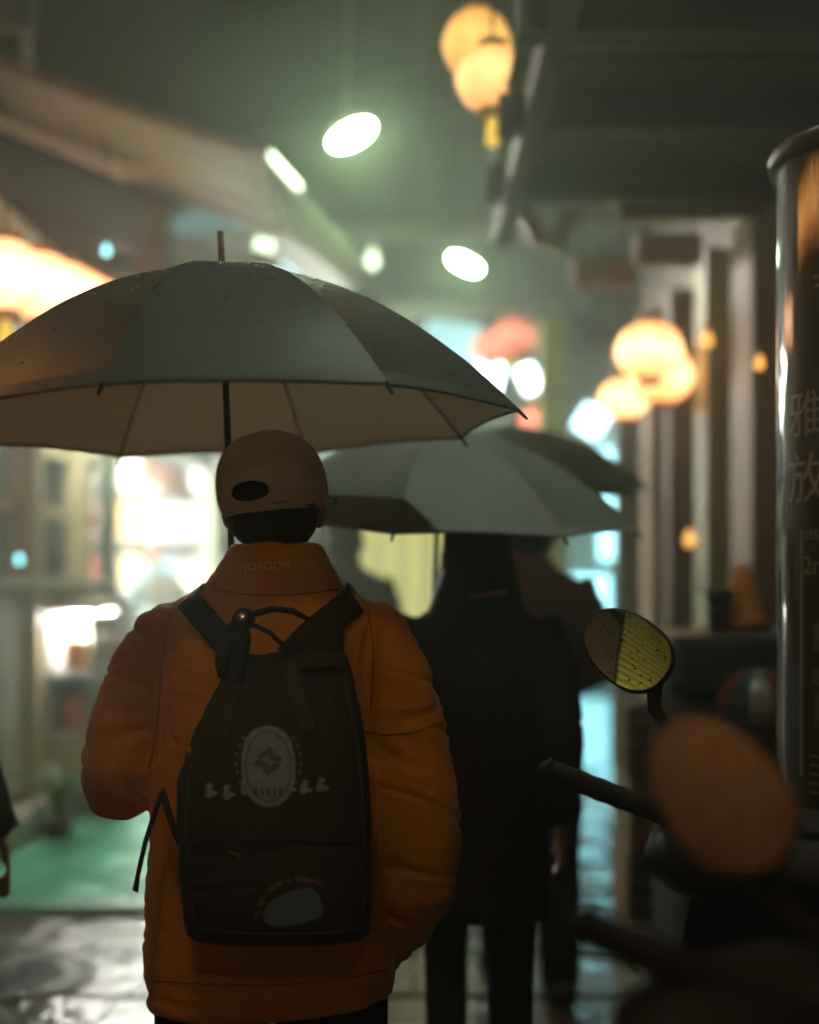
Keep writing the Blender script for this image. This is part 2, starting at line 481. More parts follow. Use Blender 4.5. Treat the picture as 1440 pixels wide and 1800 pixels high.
for k, y0 in enumerate((9.8, 11.5, 13.2)):
    MB().box((-3.0, y0, 3.2), (1.6, .09, .06)).build('ceiling_tube', tube_em, shop, world=True)

for y0 in (7.6, 9.2, 11.0):  # added tubes, out of sight, to brighten the mat, kerb and posts
    MB().box((-2.02, y0, 2.72), (.07, 1.2, .05)).build('added_lintel_tube', mat('added_lintel_light', (1, 1, 1), .5, emit=(.9, 1.0, .86), estr=40), shop, world=True)
    MB().box((-2.02, y0, 2.77), (.16, 1.25, .02)).build('added_tube_shield', lamp_body, shop, world=True)  # added shield that keeps the tube light off the roof
# lit glass display case in front of the counter
case = thing('display_case', 'lit white topped glass display case before the left shop counter', 'display case', (-1.95, 7.6, .2))
MB().box((-1.93, 7.6, .36), (.3, 1.0, .32)).build('case_base', cream_wood, case, world=True, bevel=.01)
MB().box((-1.93, 7.6, .53), (.28, .96, .02)).build('shelf', white_paint, case, world=True)
MB().box((-1.95, 7.6, .86), (.24, .94, .02)).build('shelf', white_paint, case, world=True)
MB().box((-2.07, 7.6, .88), (.015, .96, .68)).build('back_panel', white_paint, case, world=True)
MB().box((-1.93, 7.6, 1.24), (.3, 1.0, .05)).build('lid', cream_wood, case, world=True)
MB().box((-1.93, 7.6, 1.2), (.06, .9, .02)).build('case_tube', mat('case_light', (1, 1, 1), .5, emit=(1, .98, .92), estr=40), case, world=True)
for y0 in (7.12, 8.08):
    MB().box((-1.8, y0, .88), (.03, .03, .68)).build('case_post', steel_m, case, world=True)
MB().box((-1.785, 7.6, .88), (.006, .94, .66)).build('glass_pane', glass_m, case, world=True)
jar_cols = [(.75, .3, .12), (.7, .6, .3), (.35, .5, .3), (.8, .75, .6), (.55, .2, .15)]
for k in range(10):
    m = mat('packet_%d' % (k % 5), jar_cols[k % 5], .5)
    sh = (.55, .88)[k // 5]
    t = MB().box((0, 0, .09), (.12, .11, .18)).build('food_packet', m, None, bevel=.012)
    t.location = (-1.93, 7.24 + (k % 5) * .18, sh)
    tag(t, ['%s food packet %s in the lit display case' % (c, pos) for pos in ('on the lower shelf', 'on the upper shelf') for c in
            ('rust red', 'tan', 'olive green', 'cream', 'dark red')][k], 'packet', 'packets in the display case')

# goods on shelves inside the bright shop
shelf = thing('shop_shelf', 'white shelving against the far side wall of the bright shop', 'shelf', (-2.9, 13.75, .2))
for k in range(4):
    MB().box((-2.9, 13.75, .75 + k * .55), (1.4, .3, .04)).build('shelf_board', white_paint, shelf, world=True)
for x0 in (-3.6, -2.2):
    MB().box((x0, 13.75, 1.45), (.04, .32, 2.4)).build('upright', white_paint, shelf, world=True)
gc = [('red', (.7, .15, .1)), ('tan', (.75, .55, .3)), ('blue', (.25, .4, .6)), ('olive', (.45, .47, .25)), ('pink', (.8, .4, .38)), ('orange', (.8, .4, .12)), ('grey', (.5, .5, .5)), ('teal', (.25, .5, .48))]
rr = random.Random(5)
for r_ in range(2):
    for k in range(4):
        cn, cc = gc[r_ * 4 + k]; h = .2 + rr.random() * .18
        o = MB().box((0, 0, h / 2), (.2 + rr.random() * .08, .2, h)).build('goods_box', mat('goods_' + cn, cc, .5), None, bevel=.012)
        o.location = (-3.4 + k * .34, 13.72, 1.321 + r_ * .55)
        tag(o, cn + ' goods box on the white shelving of the bright shop', 'box', 'boxes on the bright shop shelves')

# bright hanging curtain / banner strips seen through the shop opening
red_banner = mat('red_banner', (.62, .2, .12), .7)
t = MB().box((0, 0, 0), (.03, 2.4, .26)).build('shop_banner', red_banner, None)
t.location = (-2.25, 11.6, 2.36); tag(t, 'pale red fabric banner along the top of the bright shop opening', 'banner')
MB().box((0, 0, .17), (.03, 2.5, .08)).build('banner_pole', pale_wood, t)

# shop awning above: sloped canvas on frame
canvas = mat('awning_canvas', (.6, .62, .52), .7, 0, .15, 2, .15, 6, trans=.2)
aw = thing('shop_awning', 'beige canvas awning sloping down over the street on the upper left', 'awning', (-2.1, 6.4, 3.4))
a0, a1 = P(-60, 92, 6.0), P(466, 274, 6.0)
b0, b1 = a0 + Vector((0, 1.0, -.06)), a1 + Vector((.0, 1.0, -.06))


def sheet(pts, thick, m, name, parent, sag=.03, n=8):
    """slightly sagging cloth quad (a,b,c,d) with thickness"""
    a, b, c, d = [Vector(p) for p in pts]; nn = (b - a).cross(d - a).normalized()
    top, bot, fs = [], [], []
    for i in range(n + 1):
        for j in range(n + 1):
            u, v = i / n, j / n
            p = a.lerp(b, u).lerp(d.lerp(c, u), v) + Vector((0, 0, -sag * 4 * v * (1 - v)))
            top.append(p); bot.append(p - nn * thick)
    k = len(top)
    for i in range(n):
        for j in range(n):
            q = (i * (n + 1) + j, (i + 1) * (n + 1) + j, (i + 1) * (n + 1) + j + 1, i * (n + 1) + j + 1)
            fs += [q, tuple(x + k for x in q[::-1])]
    ed = [i * (n + 1) for i in range(n + 1)] + [n * (n + 1) + j for j in range(1, n + 1)] + [i * (n + 1) + n for i in range(n - 1, -1, -1)] + [j for j in range(n - 1, 0, -1)]
    for i in range(len(ed)):
        p, q = ed[i], ed[(i + 1) % len(ed)]; fs.append((p, q, q + k, p + k))
    return MB().add(top + bot, fs).build(name, m, parent, True, True)


sheet((a0, a1, b1, b0), .012, canvas, 'canvas_sheet', aw)
MB().bar(a0, a1, .04, .05).build('frame_bar', mid_wood, aw, world=True)
MB().bar(b0 + Vector((0, .02, -.02)), b1 + Vector((0, .02, -.02)), .04, .06).build('frame_bar', pale_wood, aw, world=True)
pale_frame = mat('pale_frame', (.88, .82, .68), .6)
MB().bar(P(205, 304, 6.6), P(436, 304, 6.6), .05, .075).build('frame_bar', pale_frame, aw, world=True)
MB().bar(P(-40, 196, 6.5), P(215, 302, 6.5), .05, .075).build('frame_bar', pale_frame, aw, world=True)
sheet((P(300, 322, 6.7), P(436, 304, 6.7), P(472, 384, 6.75), P(466, 384, 6.75)), .01, mat('lilac_canvas', (.85, .82, .82), .7, trans=.2), 'canvas_flap', aw, 0)
sheet((P(436, 290, 6.7), P(470, 286, 6.7), P(476, 384, 6.75), P(440, 370, 6.75)), .01, MATS['lilac_canvas'], 'canvas_flap', aw, 0)
MB().box(P(455, 278, 6.2), (.1, .08, .12)).build('corner_bracket', dark_wood, aw, world=True)

# dark sign beam and post under the awning
bm_ = thing('eaves_beam', 'dark timber eaves board and post under the beige awning', 'eaves', (-1.7, 6.7, 0))
MB().add([P(-60, 205, 6.9), P(236, 312, 6.9), P(240, 440, 6.9), P(-60, 330, 6.9)] + [P(-60, 205, 6.9) + Vector((0, .1, 0)), P(236, 312, 6.9) + Vector((0, .1, 0)), P(240, 440, 6.9) + Vector((0, .1, 0)), P(-60, 330, 6.9) + Vector((0, .1, 0))],
         [(0, 1, 2, 3), (7, 6, 5, 4), (0, 4, 5, 1), (1, 5, 6, 2), (2, 6, 7, 3), (3, 7, 4, 0)]).build('board', mat('black_wood', (.025, .018, .013), .7), bm_, world=True)
MB().box((P(268, 400, 7.0).x, 7.0, 2.98), (.17, .14, 1.1)).build('post', mat('red_brown_wood', (.14, .075, .045), .6, var=.3), bm_, world=True)

# second dark awning with tube light on its edge
aw2 = thing('dark_awning', 'dark sloped awning edge with a tube lamp left of the bright round lamp', 'awning', (-.6, 7.4, 3.4))
q = [P(474, 292, 7.4), P(646, 488, 7.4), P(616, 500, 7.4), P(474, 388, 7.4)]
MB().add(q + [p + Vector((-.1, .9, .05)) for p in q], [(0, 1, 2, 3), (7, 6, 5, 4), (0, 4, 5, 1), (1, 5, 6, 2), (2, 6, 7, 3), (3, 7, 4, 0)]).build('side_panel', mat('olive_canvas', (.11, .11, .075), .7), aw2, world=True)
MB().bar(q[0] + Vector((0, 0, .03)), q[1] + Vector((0, 0, .03)), .05, .05).build('edge_rail', green_paint, aw2, world=True)
tl = thing('tube_lamp', 'short white tube lamp fixed along the dark awning edge', 'lamp', P(500, 300, 7.3))
MB().tube([P(476, 272, 7.28), P(525, 327, 7.28)], .017, 12, round_ends=True).build('tube', mat('tube_green', (1, 1, 1), .5, emit=(.8, 1, .62), estr=2.4), tl, True, True)
MB().bar(P(470, 270, 7.36), P(531, 338, 7.36), .06, .05).build('tray', lamp_body, tl, world=True)

# teal sign panels between awning and umbrella
tealsign = mat('teal_sign', (.2, .33, .34), .5, emit=(.2, .42, .42), estr=.16)
t = thing('teal_signboard', 'faint teal lit signboard under the white awning flap', 'sign', P(355, 395, 8.6))
MB().add([P(300, 385, 8.6), P(350, 362, 8.6), P(470, 410, 8.6), P(420, 425, 8.6), P(300, 410, 8.6)] + [p + Vector((0, .08, 0)) for p in (P(300, 385, 8.6), P(350, 362, 8.6), P(470, 410, 8.6), P(420, 425, 8.6), P(300, 410, 8.6))],
         [(4, 3, 2, 1, 0), (5, 6, 7, 8, 9), (0, 1, 6, 5), (1, 2, 7, 6), (2, 3, 8, 7), (3, 4, 9, 8), (4, 0, 5, 9)]).build('panel', tealsign, t, world=True)
MB().bar(P(296, 415, 8.65), P(470, 430, 8.65), .05, .05).build('lower_rail', dark_wood, t, world=True)
bluesign = mat('blue_sign', (.5, .7, .9), .5, emit=(.42, .7, .95), estr=1.2)


def lightbox(name, label, cat, x0, y0, x1, y1, D, m, depth=.14, ang=0.0, group=None, legs=False):
    a, b = P(x0, y0, D), P(x1, y1, D); c = (a + b) / 2
    t = thing(name, label, cat, c, group)
    w, h = abs(b.x - a.x), abs(a.z - b.z); rot = Matrix.Rotation(ang, 3, 'Y')
    MB().box((0, 0, 0), (w, depth, h), rot).build('light_panel', m, t)
    for s in (-1, 1):
        MB().box(rot @ Vector((s * (w / 2 + .012), 0, 0)), (.024, depth + .02, h + .05), rot).build('side_frame', steel_m, t)
        MB().box(rot @ Vector((0, 0, s * (h / 2 + .012))), (w - .002, depth + .02, .024), rot).build('end_frame', steel_m, t)
    return t


lightbox('lit_sign', 'pale blue lit sign just above the big umbrella crown', 'sign', 505, 440, 556, 490, 9.0, bluesign, ang=.5)
# awning soffit strip behind umbrella crown (warm timber)
t = MB().bar(P(300, 440, 9.2), P(560, 500, 9.2), .1, .3).build('timber_fascia', mid_wood, None)
tag(t, 'tan timber fascia board behind the tip of the big umbrella', 'fascia')
# dark hanging fabric at upper left corner with pale strip
t = MB().box(P(20, 20, 5.4), (.22, .06, .16)).build('corner_sign', mat('bluegrey', (.08, .11, .12), .6), None)
MB().box(P(48, 90, 5.4), (.05, .04, .14)).build('hanging_strip', mat('pale_teal', (.25, .33, .31), .6), t)
tag(t, 'small dark blue grey sign plate in the upper left corner', 'sign')

# green rubber mat and drain cover on the street by the kerb
gm = mat('green_mat', (.2, .66, .46), .2, 0, .3, 2.5, .7, 6, rvar=.14)
t = MB().box((0, 0, .02), (1.0, 2.2, .02)).build('floor_mat', gm, None)
t.location = (-1.47, 6.25, .012); tag(t, 'wet bright green floor mat lying before the left shop', 'mat')
MB().box((0, -1.06, .034), (1.0, .06, .008)).build('edge_strip', mat('mat_edge', (.1, .3, .22), .4), t)
dc = thing('drain_cover', 'rough iron drain cover set in the wet stone at lower left', 'drain cover', (-1.33, 4.35, .02))
iron = mat('wet_iron', (.03, .026, .022), .25, .5, .5, 20, .5, 40)
MB().lathe([(.02, .006), (.18, .006), (.2, 0), (.2, -.02)][::-1], n=28).build('plate', iron, dc)
MB().lathe([(.205, -.01), (.205, .008), (.235, .008), (.235, -.01)], n=28).build('rim', iron, dc)
for k in range(7):
    MB().box((0, -.15 + k * .05, .009), (.26 - abs(k - 3) * .045, .016, .008)).build('tread', iron, dc)

#@@RIGHT
# ------------------------------------------------------------------ right side: timber shop with deep eave
rs = thing('right_shop', 'dark timber shop front with deep plank eave on the right', 'shop', (1.6, 6, 0))
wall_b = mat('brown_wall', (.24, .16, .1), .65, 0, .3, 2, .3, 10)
pale_green = mat('pale_green_paint', (.33, .34, .24), .55, 0, .2, 2)
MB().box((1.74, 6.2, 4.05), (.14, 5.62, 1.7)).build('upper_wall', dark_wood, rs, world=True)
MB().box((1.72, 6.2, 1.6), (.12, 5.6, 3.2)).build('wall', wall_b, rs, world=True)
for y0, w, m in ((3.75, .16, dark_wood), (4.7, .12, wall_b), (5.35, .34, wall_b), (6.1, .24, pale_green), (6.9, .16, dark_wood), (7.5, .3, wall_b), (8.6, .16, dark_wood)):
    MB().box((1.5, y0, 1.5), (.16, w, 3.0)).build('pillar', m, rs, world=True, bevel=.01)
eave_wood = mat('eave_wood', (.11, .07, .045), .6, 0, .4, 3, .3, 20)
for k in range(9):     # eave planks
    MB().box((.95 + (k % 2) * .004, 3.35 + k * .235, 3.06 + (k % 3) * .006), (1.25, .222, .03)).build('eave_plank', [dark_wood, eave_wood, dark_wood][k % 3], rs, world=True)
for k, y0 in enumerate((3.5, 4.25, 5.0)):
    MB().box((.95, y0, 2.98), (1.3, .1, .12)).build('eave_rafter', MATS['black_wood'], rs, world=True)
MB().box((.42, 4.4, 2.97), (.08, 2.5, .12)).build('eave_beam', MATS['black_wood'], rs, world=True)
MB().bar(P(1025, 248, 5.0), P(1095, 360, 5.0), .05, .07).build('brace', pale_wood, rs, world=True)
MB().bar(P(930, 330, 5.2), P(1095, 358, 5.2), .05, .05).build('brace', mid_wood, rs, world=True)
MB().bar(P(905, 330, 5.2), P(950, 430, 5.2), .05, .07).build('brace', pale_wood, rs, world=True)
MB().bar(P(1010, 370, 5.2), P(970, 440, 5.2), .05, .07).build('brace', pale_wood, rs, world=True)
MB().bar(P(1090, 372, 4.9), P(1340, 366, 4.9), .06, .07).build('tie_bar', dark_wood, rs, world=True)
sg = mat('olive_board', (.16, .14, .09), .6, 0, .2, 3)
t = MB().add([P(1075, 230, 5.2), P(1110, 195, 5.2), P(1340, 290, 5.2), P(1300, 350, 5.2), P(1080, 350, 5.2)] + [p + Vector((0, .06, 0)) for p in (P(1075, 230, 5.2), P(1110, 195, 5.2), P(1340, 290, 5.2), P(1300, 350, 5.2), P(1080, 350, 5.2))],
             [(4, 3, 2, 1, 0), (5, 6, 7, 8, 9), (0, 1, 6, 5), (1, 2, 7, 6), (2, 3, 8, 7), (3, 4, 9, 8), (4, 0, 5, 9)]).build('gable_board', sg, rs, world=True)
MB().bar(P(1172, 222, 5.1), P(1160, 360, 5.1), .1, .05).build('gable_strut', mat('red_brown_wood'), rs, world=True)
MB().bar(P(1215, 230, 5.1), P(1190, 360, 5.1), .05, .05).build('gable_strut', mid_wood, rs, world=True)
for k, (px, py, w, h, D, m, lab) in enumerate(((950, 270, .26, .3, 5.3, mid_wood, 'brown hanging signboard below the amber lantern pair'),
                                              (1045, 190, .2, .3, 4.8, dark_wood, 'dark hanging signboard under the right plank eave'),
                                              (1060, 480, .3, .14, 6.0, mid_wood, 'tan signboard lit from below over the right pillars'),
                                              (1175, 440, .3, .14, 5.6, mid_wood, 'brown signboard beside the tan one over the right pillars'))):
    t = MB().box((0, 0, 0), (w, .05, h)).build('hanging_signboard', m, None, bevel=.008)
    t.location = P(px, py, D); tag(t, lab, 'signboard', 'signboards under the right eave')
    for s in (-1, 1):
        MB().tube([(s * w * .35, 0, h / 2), (s * w * .35, 0, h / 2 + .3)], .006, 6).build('hanger', cord_m, t)
t = thing('eaves_trim', 'pinkish paint chipped eave bracket below the amber lanterns', 'bracket', P(885, 320, 5.6))
MB().tube([P(872, 232, 5.6), P(882, 300, 5.6), P(905, 390, 5.6)], .03, 8).build('strut', mat('pink_paint', (.3, .17, .13), .6), t, True, True)
MB().ell(P(880, 325, 5.6), .04, .04, .11).build('finial', pale_green, t, True, True)

#@@FAR
# ------------------------------------------------------------------ far end of the street
cyan_em = mat('cyan_light', (.6, .9, .95), .5, emit=(.28, .74, .86), estr=2.2)
white_em = mat('white_light', (.9, 1, 1), .5, emit=(.74, 1.0, 1.0), estr=5.0)
lightbox('lit_sign', 'left bright white cyan lit sign under the red lanterns', 'sign', 838, 640, 880, 686, 12.5, white_em, ang=.2)
lightbox('lit_sign', 'right bright white cyan lit sign under the red lanterns', 'sign', 914, 646, 944, 690, 12.5, white_em, ang=-.45)
lightbox('lit_sign', 'faint pale blue lit fascia behind the red lanterns', 'sign', 745, 568, 850, 640, 13.0, mat('dim_cyan', (.4, .6, .65), .5, emit=(.32, .6, .66), estr=.5), ang=.15)
lightbox('lit_sign', 'small cyan white sign touching the top of the third umbrella', 'sign', 1012, 718, 1062, 768, 9.4, mat('cyan_white', (.6, .9, .95), .5, emit=(.5, .9, 1.0), estr=2.2), ang=.6)
lightbox('lit_sign', 'pale cyan hanging lightbox at the far bend right of the slate umbrella', 'sign', 1052, 790, 1100, 985, 16.0, cyan_em)
t = lightbox('cyan_glowbox', 'added cyan cooler standing at the far street bend', 'glowbox', 1000, 1012, 1066, 1186, 16.3, cyan_em, depth=.5)  # glowing box added for its cyan streak on the wet street
for k in range(3):
    MB().box((0, -.256, -.35 + k * .35), (.44, .01, .03)).build('front_bar', steel_m, t)
far_wall = mat('far_wall', (.22, .25, .18), .7, 0, .3, 1.0)
t = thing('far_house', 'hazy green house front closing the far end of the street', 'house', (0, 17, 0))
MB().box((0, 17.2, 2.6), (12, .3, 5.2)).build('wall', far_wall, t, world=True)
for k, x in enumerate((-2.6, -.9, .9, 2.6)):
    f_ = MB().box((x, 17.02, 2.9), (1.0, .06, 1.3)).build('window', green_paint, t, world=True)
    MB().box((x, 16.98, 2.9), (.86, .03, 1.16)).build('pane', mat('far_pane', (.3, .4, .4), .2, emit=(.35, .5, .45), estr=.25), f_, world=True)
MB().box((0.4, 17.02, 1.05), (1.2, .08, 2.1)).build('door', dark_wood, t, world=True)
lf = thing('left_house', 'dim green house beyond the bright shop on the left', 'house', (-2.6, 16, 0))
MB().box((-2.8, 15.6, 2.2), (1.4, 2.8, 4.4)).build('wall', far_wall, lf, world=True)
f_ = MB().box((-2.08, 15.3, 2.2), (.06, 1.2, 1.4)).build('window', green_paint, lf, world=True)
MB().box((-2.04, 15.3, 2.2), (.03, 1.05, 1.2)).build('pane', MATS['far_pane'], f_, world=True)
# yellow-green shop pillar far right
t = thing('street_post', 'yellow green lit post beyond the red lanterns', 'post', (P(972, 0, 9.5).x, 9.5, 0))
MB().box((0, 0, 1.7), (.2, .16, 3.4)).build('shaft', mat('lime_paint', (.36, .38, .14), .5), t)
MB().box((0, 0, .1), (.28, .24, .2)).build('base', steel_m, t)

#@@STALL
# ------------------------------------------------------------------ stall goods on the right
st = thing('street_stall', 'dark teal topped stall cart beside the right pillars', 'stall', (1.0, 3.75, 0))
tealtop = mat('teal_tarp', (.02, .032, .032), .4, 0, .3, 5, .3, 12)
MB().box((1.02, 3.7, 1.17), (.62, .6, .16)).build('tarp_top', tealtop, st, world=True, bevel=.03)
MB().box((1.04, 3.72, .62), (.54, .52, .92)).build('cart_body', mat('cart_body', (.05, .035, .028), .6), st, world=True, bevel=.02)
MB().box((.98, 3.36, .98), (.5, .2, .04)).build('side_shelf', dark_wood, st, world=True)
for sx in (.8, 1.24):
    MB().lathe([(.03, -.03), (.12, -.03), (.15, -.015), (.15, .015), (.12, .03), (.03, .03)], (sx, 3.4, .15), 18, (0, 1, 0)).build('cart_wheel', cord_m, st, world=True)
# orange folded parasol cone
t = MB().lathe([(.075, 0), (.07, .02), (.055, .09), (.035, .15), (.018, .19), (.005, .205)], n=12).build('orange_cloth_cone', mat('orange_cloth', (.55, .2, .035), .7, var=.3, bump=.5, bscale=30), None, True)
t.location = (P(1282, 0, 3.9).x, 3.75, 1.252); tag(t, 'orange folded cloth cone standing on the dark teal stall', 'cloth')
MB().lathe([(.082, .01), (.086, .02), (.082, .03)], n=12).build('hem_band', mat('orange_dark', (.4, .1, .02), .7), t)
# potted plants
leafm = mat('leaf', (.1, .15, .03), .5, 0, .4, 8, trans=.3)
potm = mat('clay_pot', (.1, .06, .04), .7)


def plant(c, h, n, label, seed):
    rg = random.Random(seed); t = thing('potted_plant', label, 'plant', c, 'potted plants on the right')
    pf = min(1, .35 + h * 1.2)
    MB().lathe([(.05 * pf, 0), (.075 * pf, .11 * pf), (.082 * pf, .12 * pf), (.082 * pf, .14 * pf), (.07 * pf, .14 * pf), (.06 * pf, .12 * pf)], n=14).build('pot', potm, t, True)
    for k in range(n):
        a = rg.random() * 2 * PI; l = h * (.6 + .5 * rg.random()); lean = .3 + .5 * rg.random()
        d = Vector((math.cos(a), math.sin(a), 0)); s = Vector((-d.y, d.x, 0)); w = .028 + .014 * rg.random()
        vs, fs = [], []
        for i in range(6):
            u = i / 5; p = Vector((0, 0, .12 * pf)) + d * (lean * l * u * u) + Vector((0, 0, l * (u - .35 * u * u)))
            ww = w * math.sin(PI * min(.98, .1 + u * .9))
            vs += [p - s * ww, p + Vector((0, 0, -.006)), p + s * ww]
        for i in range(5):
            for j in range(2): fs.append((i * 3 + j, i * 3 + j + 1, i * 3 + j + 4, i * 3 + j + 3))
        MB().add(vs, fs).build('leaf', leafm, t, True)


plant((P(1170, 0, 5.2).x, 5.2, .9), .34, 14, 'leafy green potted plant behind the sharp scooter mirror', 1)
plant((P(1225, 0, 3.85).x + .03, 3.7, 1.252), .1, 11, 'small yellow green potted plant on the dark teal stall', 2)
plant((-1.86, 6.6, .0), .5, 16, 'leafy potted plant by the left shop counter', 4)
# plinth for the plant + boxes
t = thing('crate_stack', 'stack of brown wooden crates under the leafy potted plant', 'crates', (P(1180, 0, 5.2).x, 5.25, 0))
for k in range(3):
    c = MB().box((0, 0, .15 + k * .3), (.42 - .02 * (k % 2), .4, .285)).build('crate', [mid_wood, wall_b, dark_wood][k], t, bevel=.01)
    for j in range(3):
        MB().box((0, -.206, .06 + k * .3 + j * .085), (.4, .012, .06)).build('slat', [dark_wood, mid_wood, wall_b][k], c)
# striped helmet on the shelf
hp = P(1335, 1235, 3.36)
t = thing('striped_helmet', 'striped red blue and white helmet resting on the stall shelf', 'helmet', (hp.x, 3.36, 1.002))
stc = [(.16, .03, .03), (.03, .05, .07), (.17, .16, .15), (.14, .03, .03), (.03, .05, .05), (.17, .06, .02)]
for k in range(12):
    a0_, a1_ = 2 * PI * k / 12, 2 * PI * (k + 1) / 12
    rings = []
    vs, fs = [], []
    for j in range(8):
        th = PI / 2 * 1.25 * j / 7
        for i in range(4):
            a = a0_ + (a1_ - a0_) * i / 3
            vs.append((.115 * math.sin(th) * math.cos(a), .125 * math.sin(th) * math.sin(a), .06 + .105 * math.cos(th)))
    for j in range(7):
        for i in range(3): fs.append((j * 4 + i, j * 4 + i + 1, j * 4 + i + 5, j * 4 + i + 4))
    MB().add(vs, fs).build('shell_panel', mat('helmet_%d' % (k % 6), stc[k % 6], .35), t, True)
MB().lathe([(.105, 0), (.115, .01), (.118, .03), (.1, .03)], n=24).build('rim', cord_m, t, True)

#@@DRUM
# ------------------------------------------------------------------ printed sign drum at the right edge
DX, DY, DR = 0.98, 2.6, .207
drum = thing('sign_drum', 'dark printed cylindrical sign with clear cover at the right picture edge', 'sign', (DX, DY, 0))
print_m = mat('dark_print', (.045, .036, .028), .5, 0, .35, 3, coat=0)
cover_m = bpy.data.materials.new('clear_cover'); cover_m.use_nodes = True
n_, l_ = cover_m.node_tree.nodes, cover_m.node_tree.links
b_ = n_['Principled BSDF']; b_.inputs['Base Color'].default_value = (.045, .036, .028, 1); b_.inputs['Roughness'].default_value = .55; b_.inputs['Specular IOR Level'].default_value = .2
b_.inputs['Coat Weight'].default_value = 1; b_.inputs['Coat IOR'].default_value = 2.0; b_.inputs['Coat Roughness'].default_value = .05
nz_ = n_.new('ShaderNodeTexNoise'); nz_.inputs['Scale'].default_value = 70; tc_ = n_.new('ShaderNodeTexCoord')
mp_ = n_.new('ShaderNodeMapping'); mp_.inputs['Scale'].default_value = (1, 1, .25)
l_.new(tc_.outputs['Object'], mp_.inputs[0]); l_.new(mp_.outputs[0], nz_.inputs['Vector'])
bp_ = n_.new('ShaderNodeBump'); bp_.inputs['Strength'].default_value = .03; bp_.inputs['Distance'].default_value = .004
l_.new(nz_.outputs['Fac'], bp_.inputs['Height']); l_.new(bp_.outputs[0], b_.inputs['Coat Normal']); l_.new(bp_.outputs[0], b_.inputs['Normal'])
zt, zb = P(0, 280, DY).z, .72
MB().lathe([(DR - .004, zb), (DR, zb + .004), (DR, zb + .01), (DR, zb + .4), (DR, zb + .8), (DR, zt - .04), (DR, zt - .02), (DR, zt), (DR - .01, zt)], n=72).build('print_cover', cover_m, drum, True)
capm = mat('drum_cap', (.05, .04, .03), .5, .2)
MB().lathe([(DR - .01, zt - .012), (DR + .016, zt - .012), (DR + .018, zt + .012), (DR + .012, zt + .022), (.01, zt + .06)], n=64).build('top_cap', capm, drum, True)
MB().lathe([(.05, 0), (.22, 0), (.22, .04), (.07, .06), (.06, .68), (DR + .01, .69), (DR + .01, zb + .01), (.05, zb + .01)], n=48).build('pedestal', capm, drum, True)
ink = mat('pale_ink', (.26, .225, .18), .6, 0, .1)
amb = mat('amber_print', (.3, .14, .02), .6, 0, .5, 8, stretch=(14, 14, 1))


def wrap(me, ang, z, name, m, lift=.0012):
    """bend flat artwork round the drum; ang = degrees from the side facing the viewer (negative = left)"""
    bm = bmesh.new(); bm.from_mesh(me)
    bmesh.ops.triangulate(bm, faces=bm.faces)
    bmesh.ops.subdivide_edges(bm, edges=[e for e in bm.edges if e.calc_length() > .012], cuts=2)
    for v in bm.verts:
        a = R(ang) + v.co.x / DR
        zz = z + v.co.y
        v.co = ((DR + lift) * math.sin(a), -(DR + lift) * math.cos(a), zz)
    bm.to_mesh(me); bm.free(); me.materials.clear(); me.materials.append(m)
    o = bpy.data.objects.new(name, me); COL.objects.link(o); o.parent = drum
    return o


def rect_mesh(w, h):
    me = bpy.data.meshes.new('rect'); bm = bmesh.new(); bmesh.ops.create_grid(bm, x_segments=max(2, int(w / .01)), y_segments=max(1, int(h / .05)), size=.5)
    for v in bm.verts: v.co.x *= w; v.co.y *= h
    bm.to_mesh(me); bm.free(); return me


zpx = lambda py: P(0, py, DY - .12).z
wrap(text_mesh('雅', .1), -64, zpx(730), 'lettering', ink)
wrap(text_mesh('座', .1), -34, zpx(730), 'lettering', ink)
wrap(text_mesh('放', .11), -63, zpx(845), 'lettering', ink)
wrap(text_mesh('ns,', .04), -57, zpx(938), 'lettering', ink)
wrap(text_mesh('2nd floor', .052), -38, zpx(995), 'lettering', ink)
wrap(rect_mesh(.17, .006), -34, zpx(486), 'print_line', amb)
for py, a, w in ((502, -52, .03), (520, -43, .07), (545, -36, .09)):
    wrap(rect_mesh(w, .006), a, zpx(py), 'print_line', ink)
for a, py0, py1, w, cc in ((-52, 1095, 1145, .04, (.13, .11, .09)), (-50, 1175, 1205, .06, (.13, .1, .07)), (-36, 1240, 1300, .05, (.08, .085, .085)), (-50, 1215, 1280, .05, (.09, .08, .075))):
    wrap(rect_mesh(w, zpx(py0) - zpx(py1)), a, (zpx(py0) + zpx(py1)) / 2, 'print_block', mat('print_%d' % py0, cc, .6))
for k, py in enumerate((1070, 1120, 1145, 1180, 1195)):
    me = bpy.data.meshes.new('dot'); bm = bmesh.new(); bmesh.ops.create_circle(bm, cap_ends=True, segments=10, radius=.006 + .003 * (k % 2)); bm.to_mesh(me); bm.free()
    wrap(me, -33 - (k % 3), zpx(py), 'print_dot', ink)
wrap(rect_mesh(.009, zpx(930) - zpx(1370)), -66, (zpx(930) + zpx(1370)) / 2, 'print_line', mat('ochre_ink', (.22, .19, .1), .6))
for k in range(5):
    o = wrap(rect_mesh(.1, .004), -46, zpx(1330 + k * 16), 'print_line', ink)

#@@UMBRELLA
# ------------------------------------------------------------------ umbrellas
black_metal = mat('black_metal', (.03, .028, .026), .35, .6)
brown_wood = mat('umbrella_wood', (.12, .06, .03), .45, 0, .3, 8)


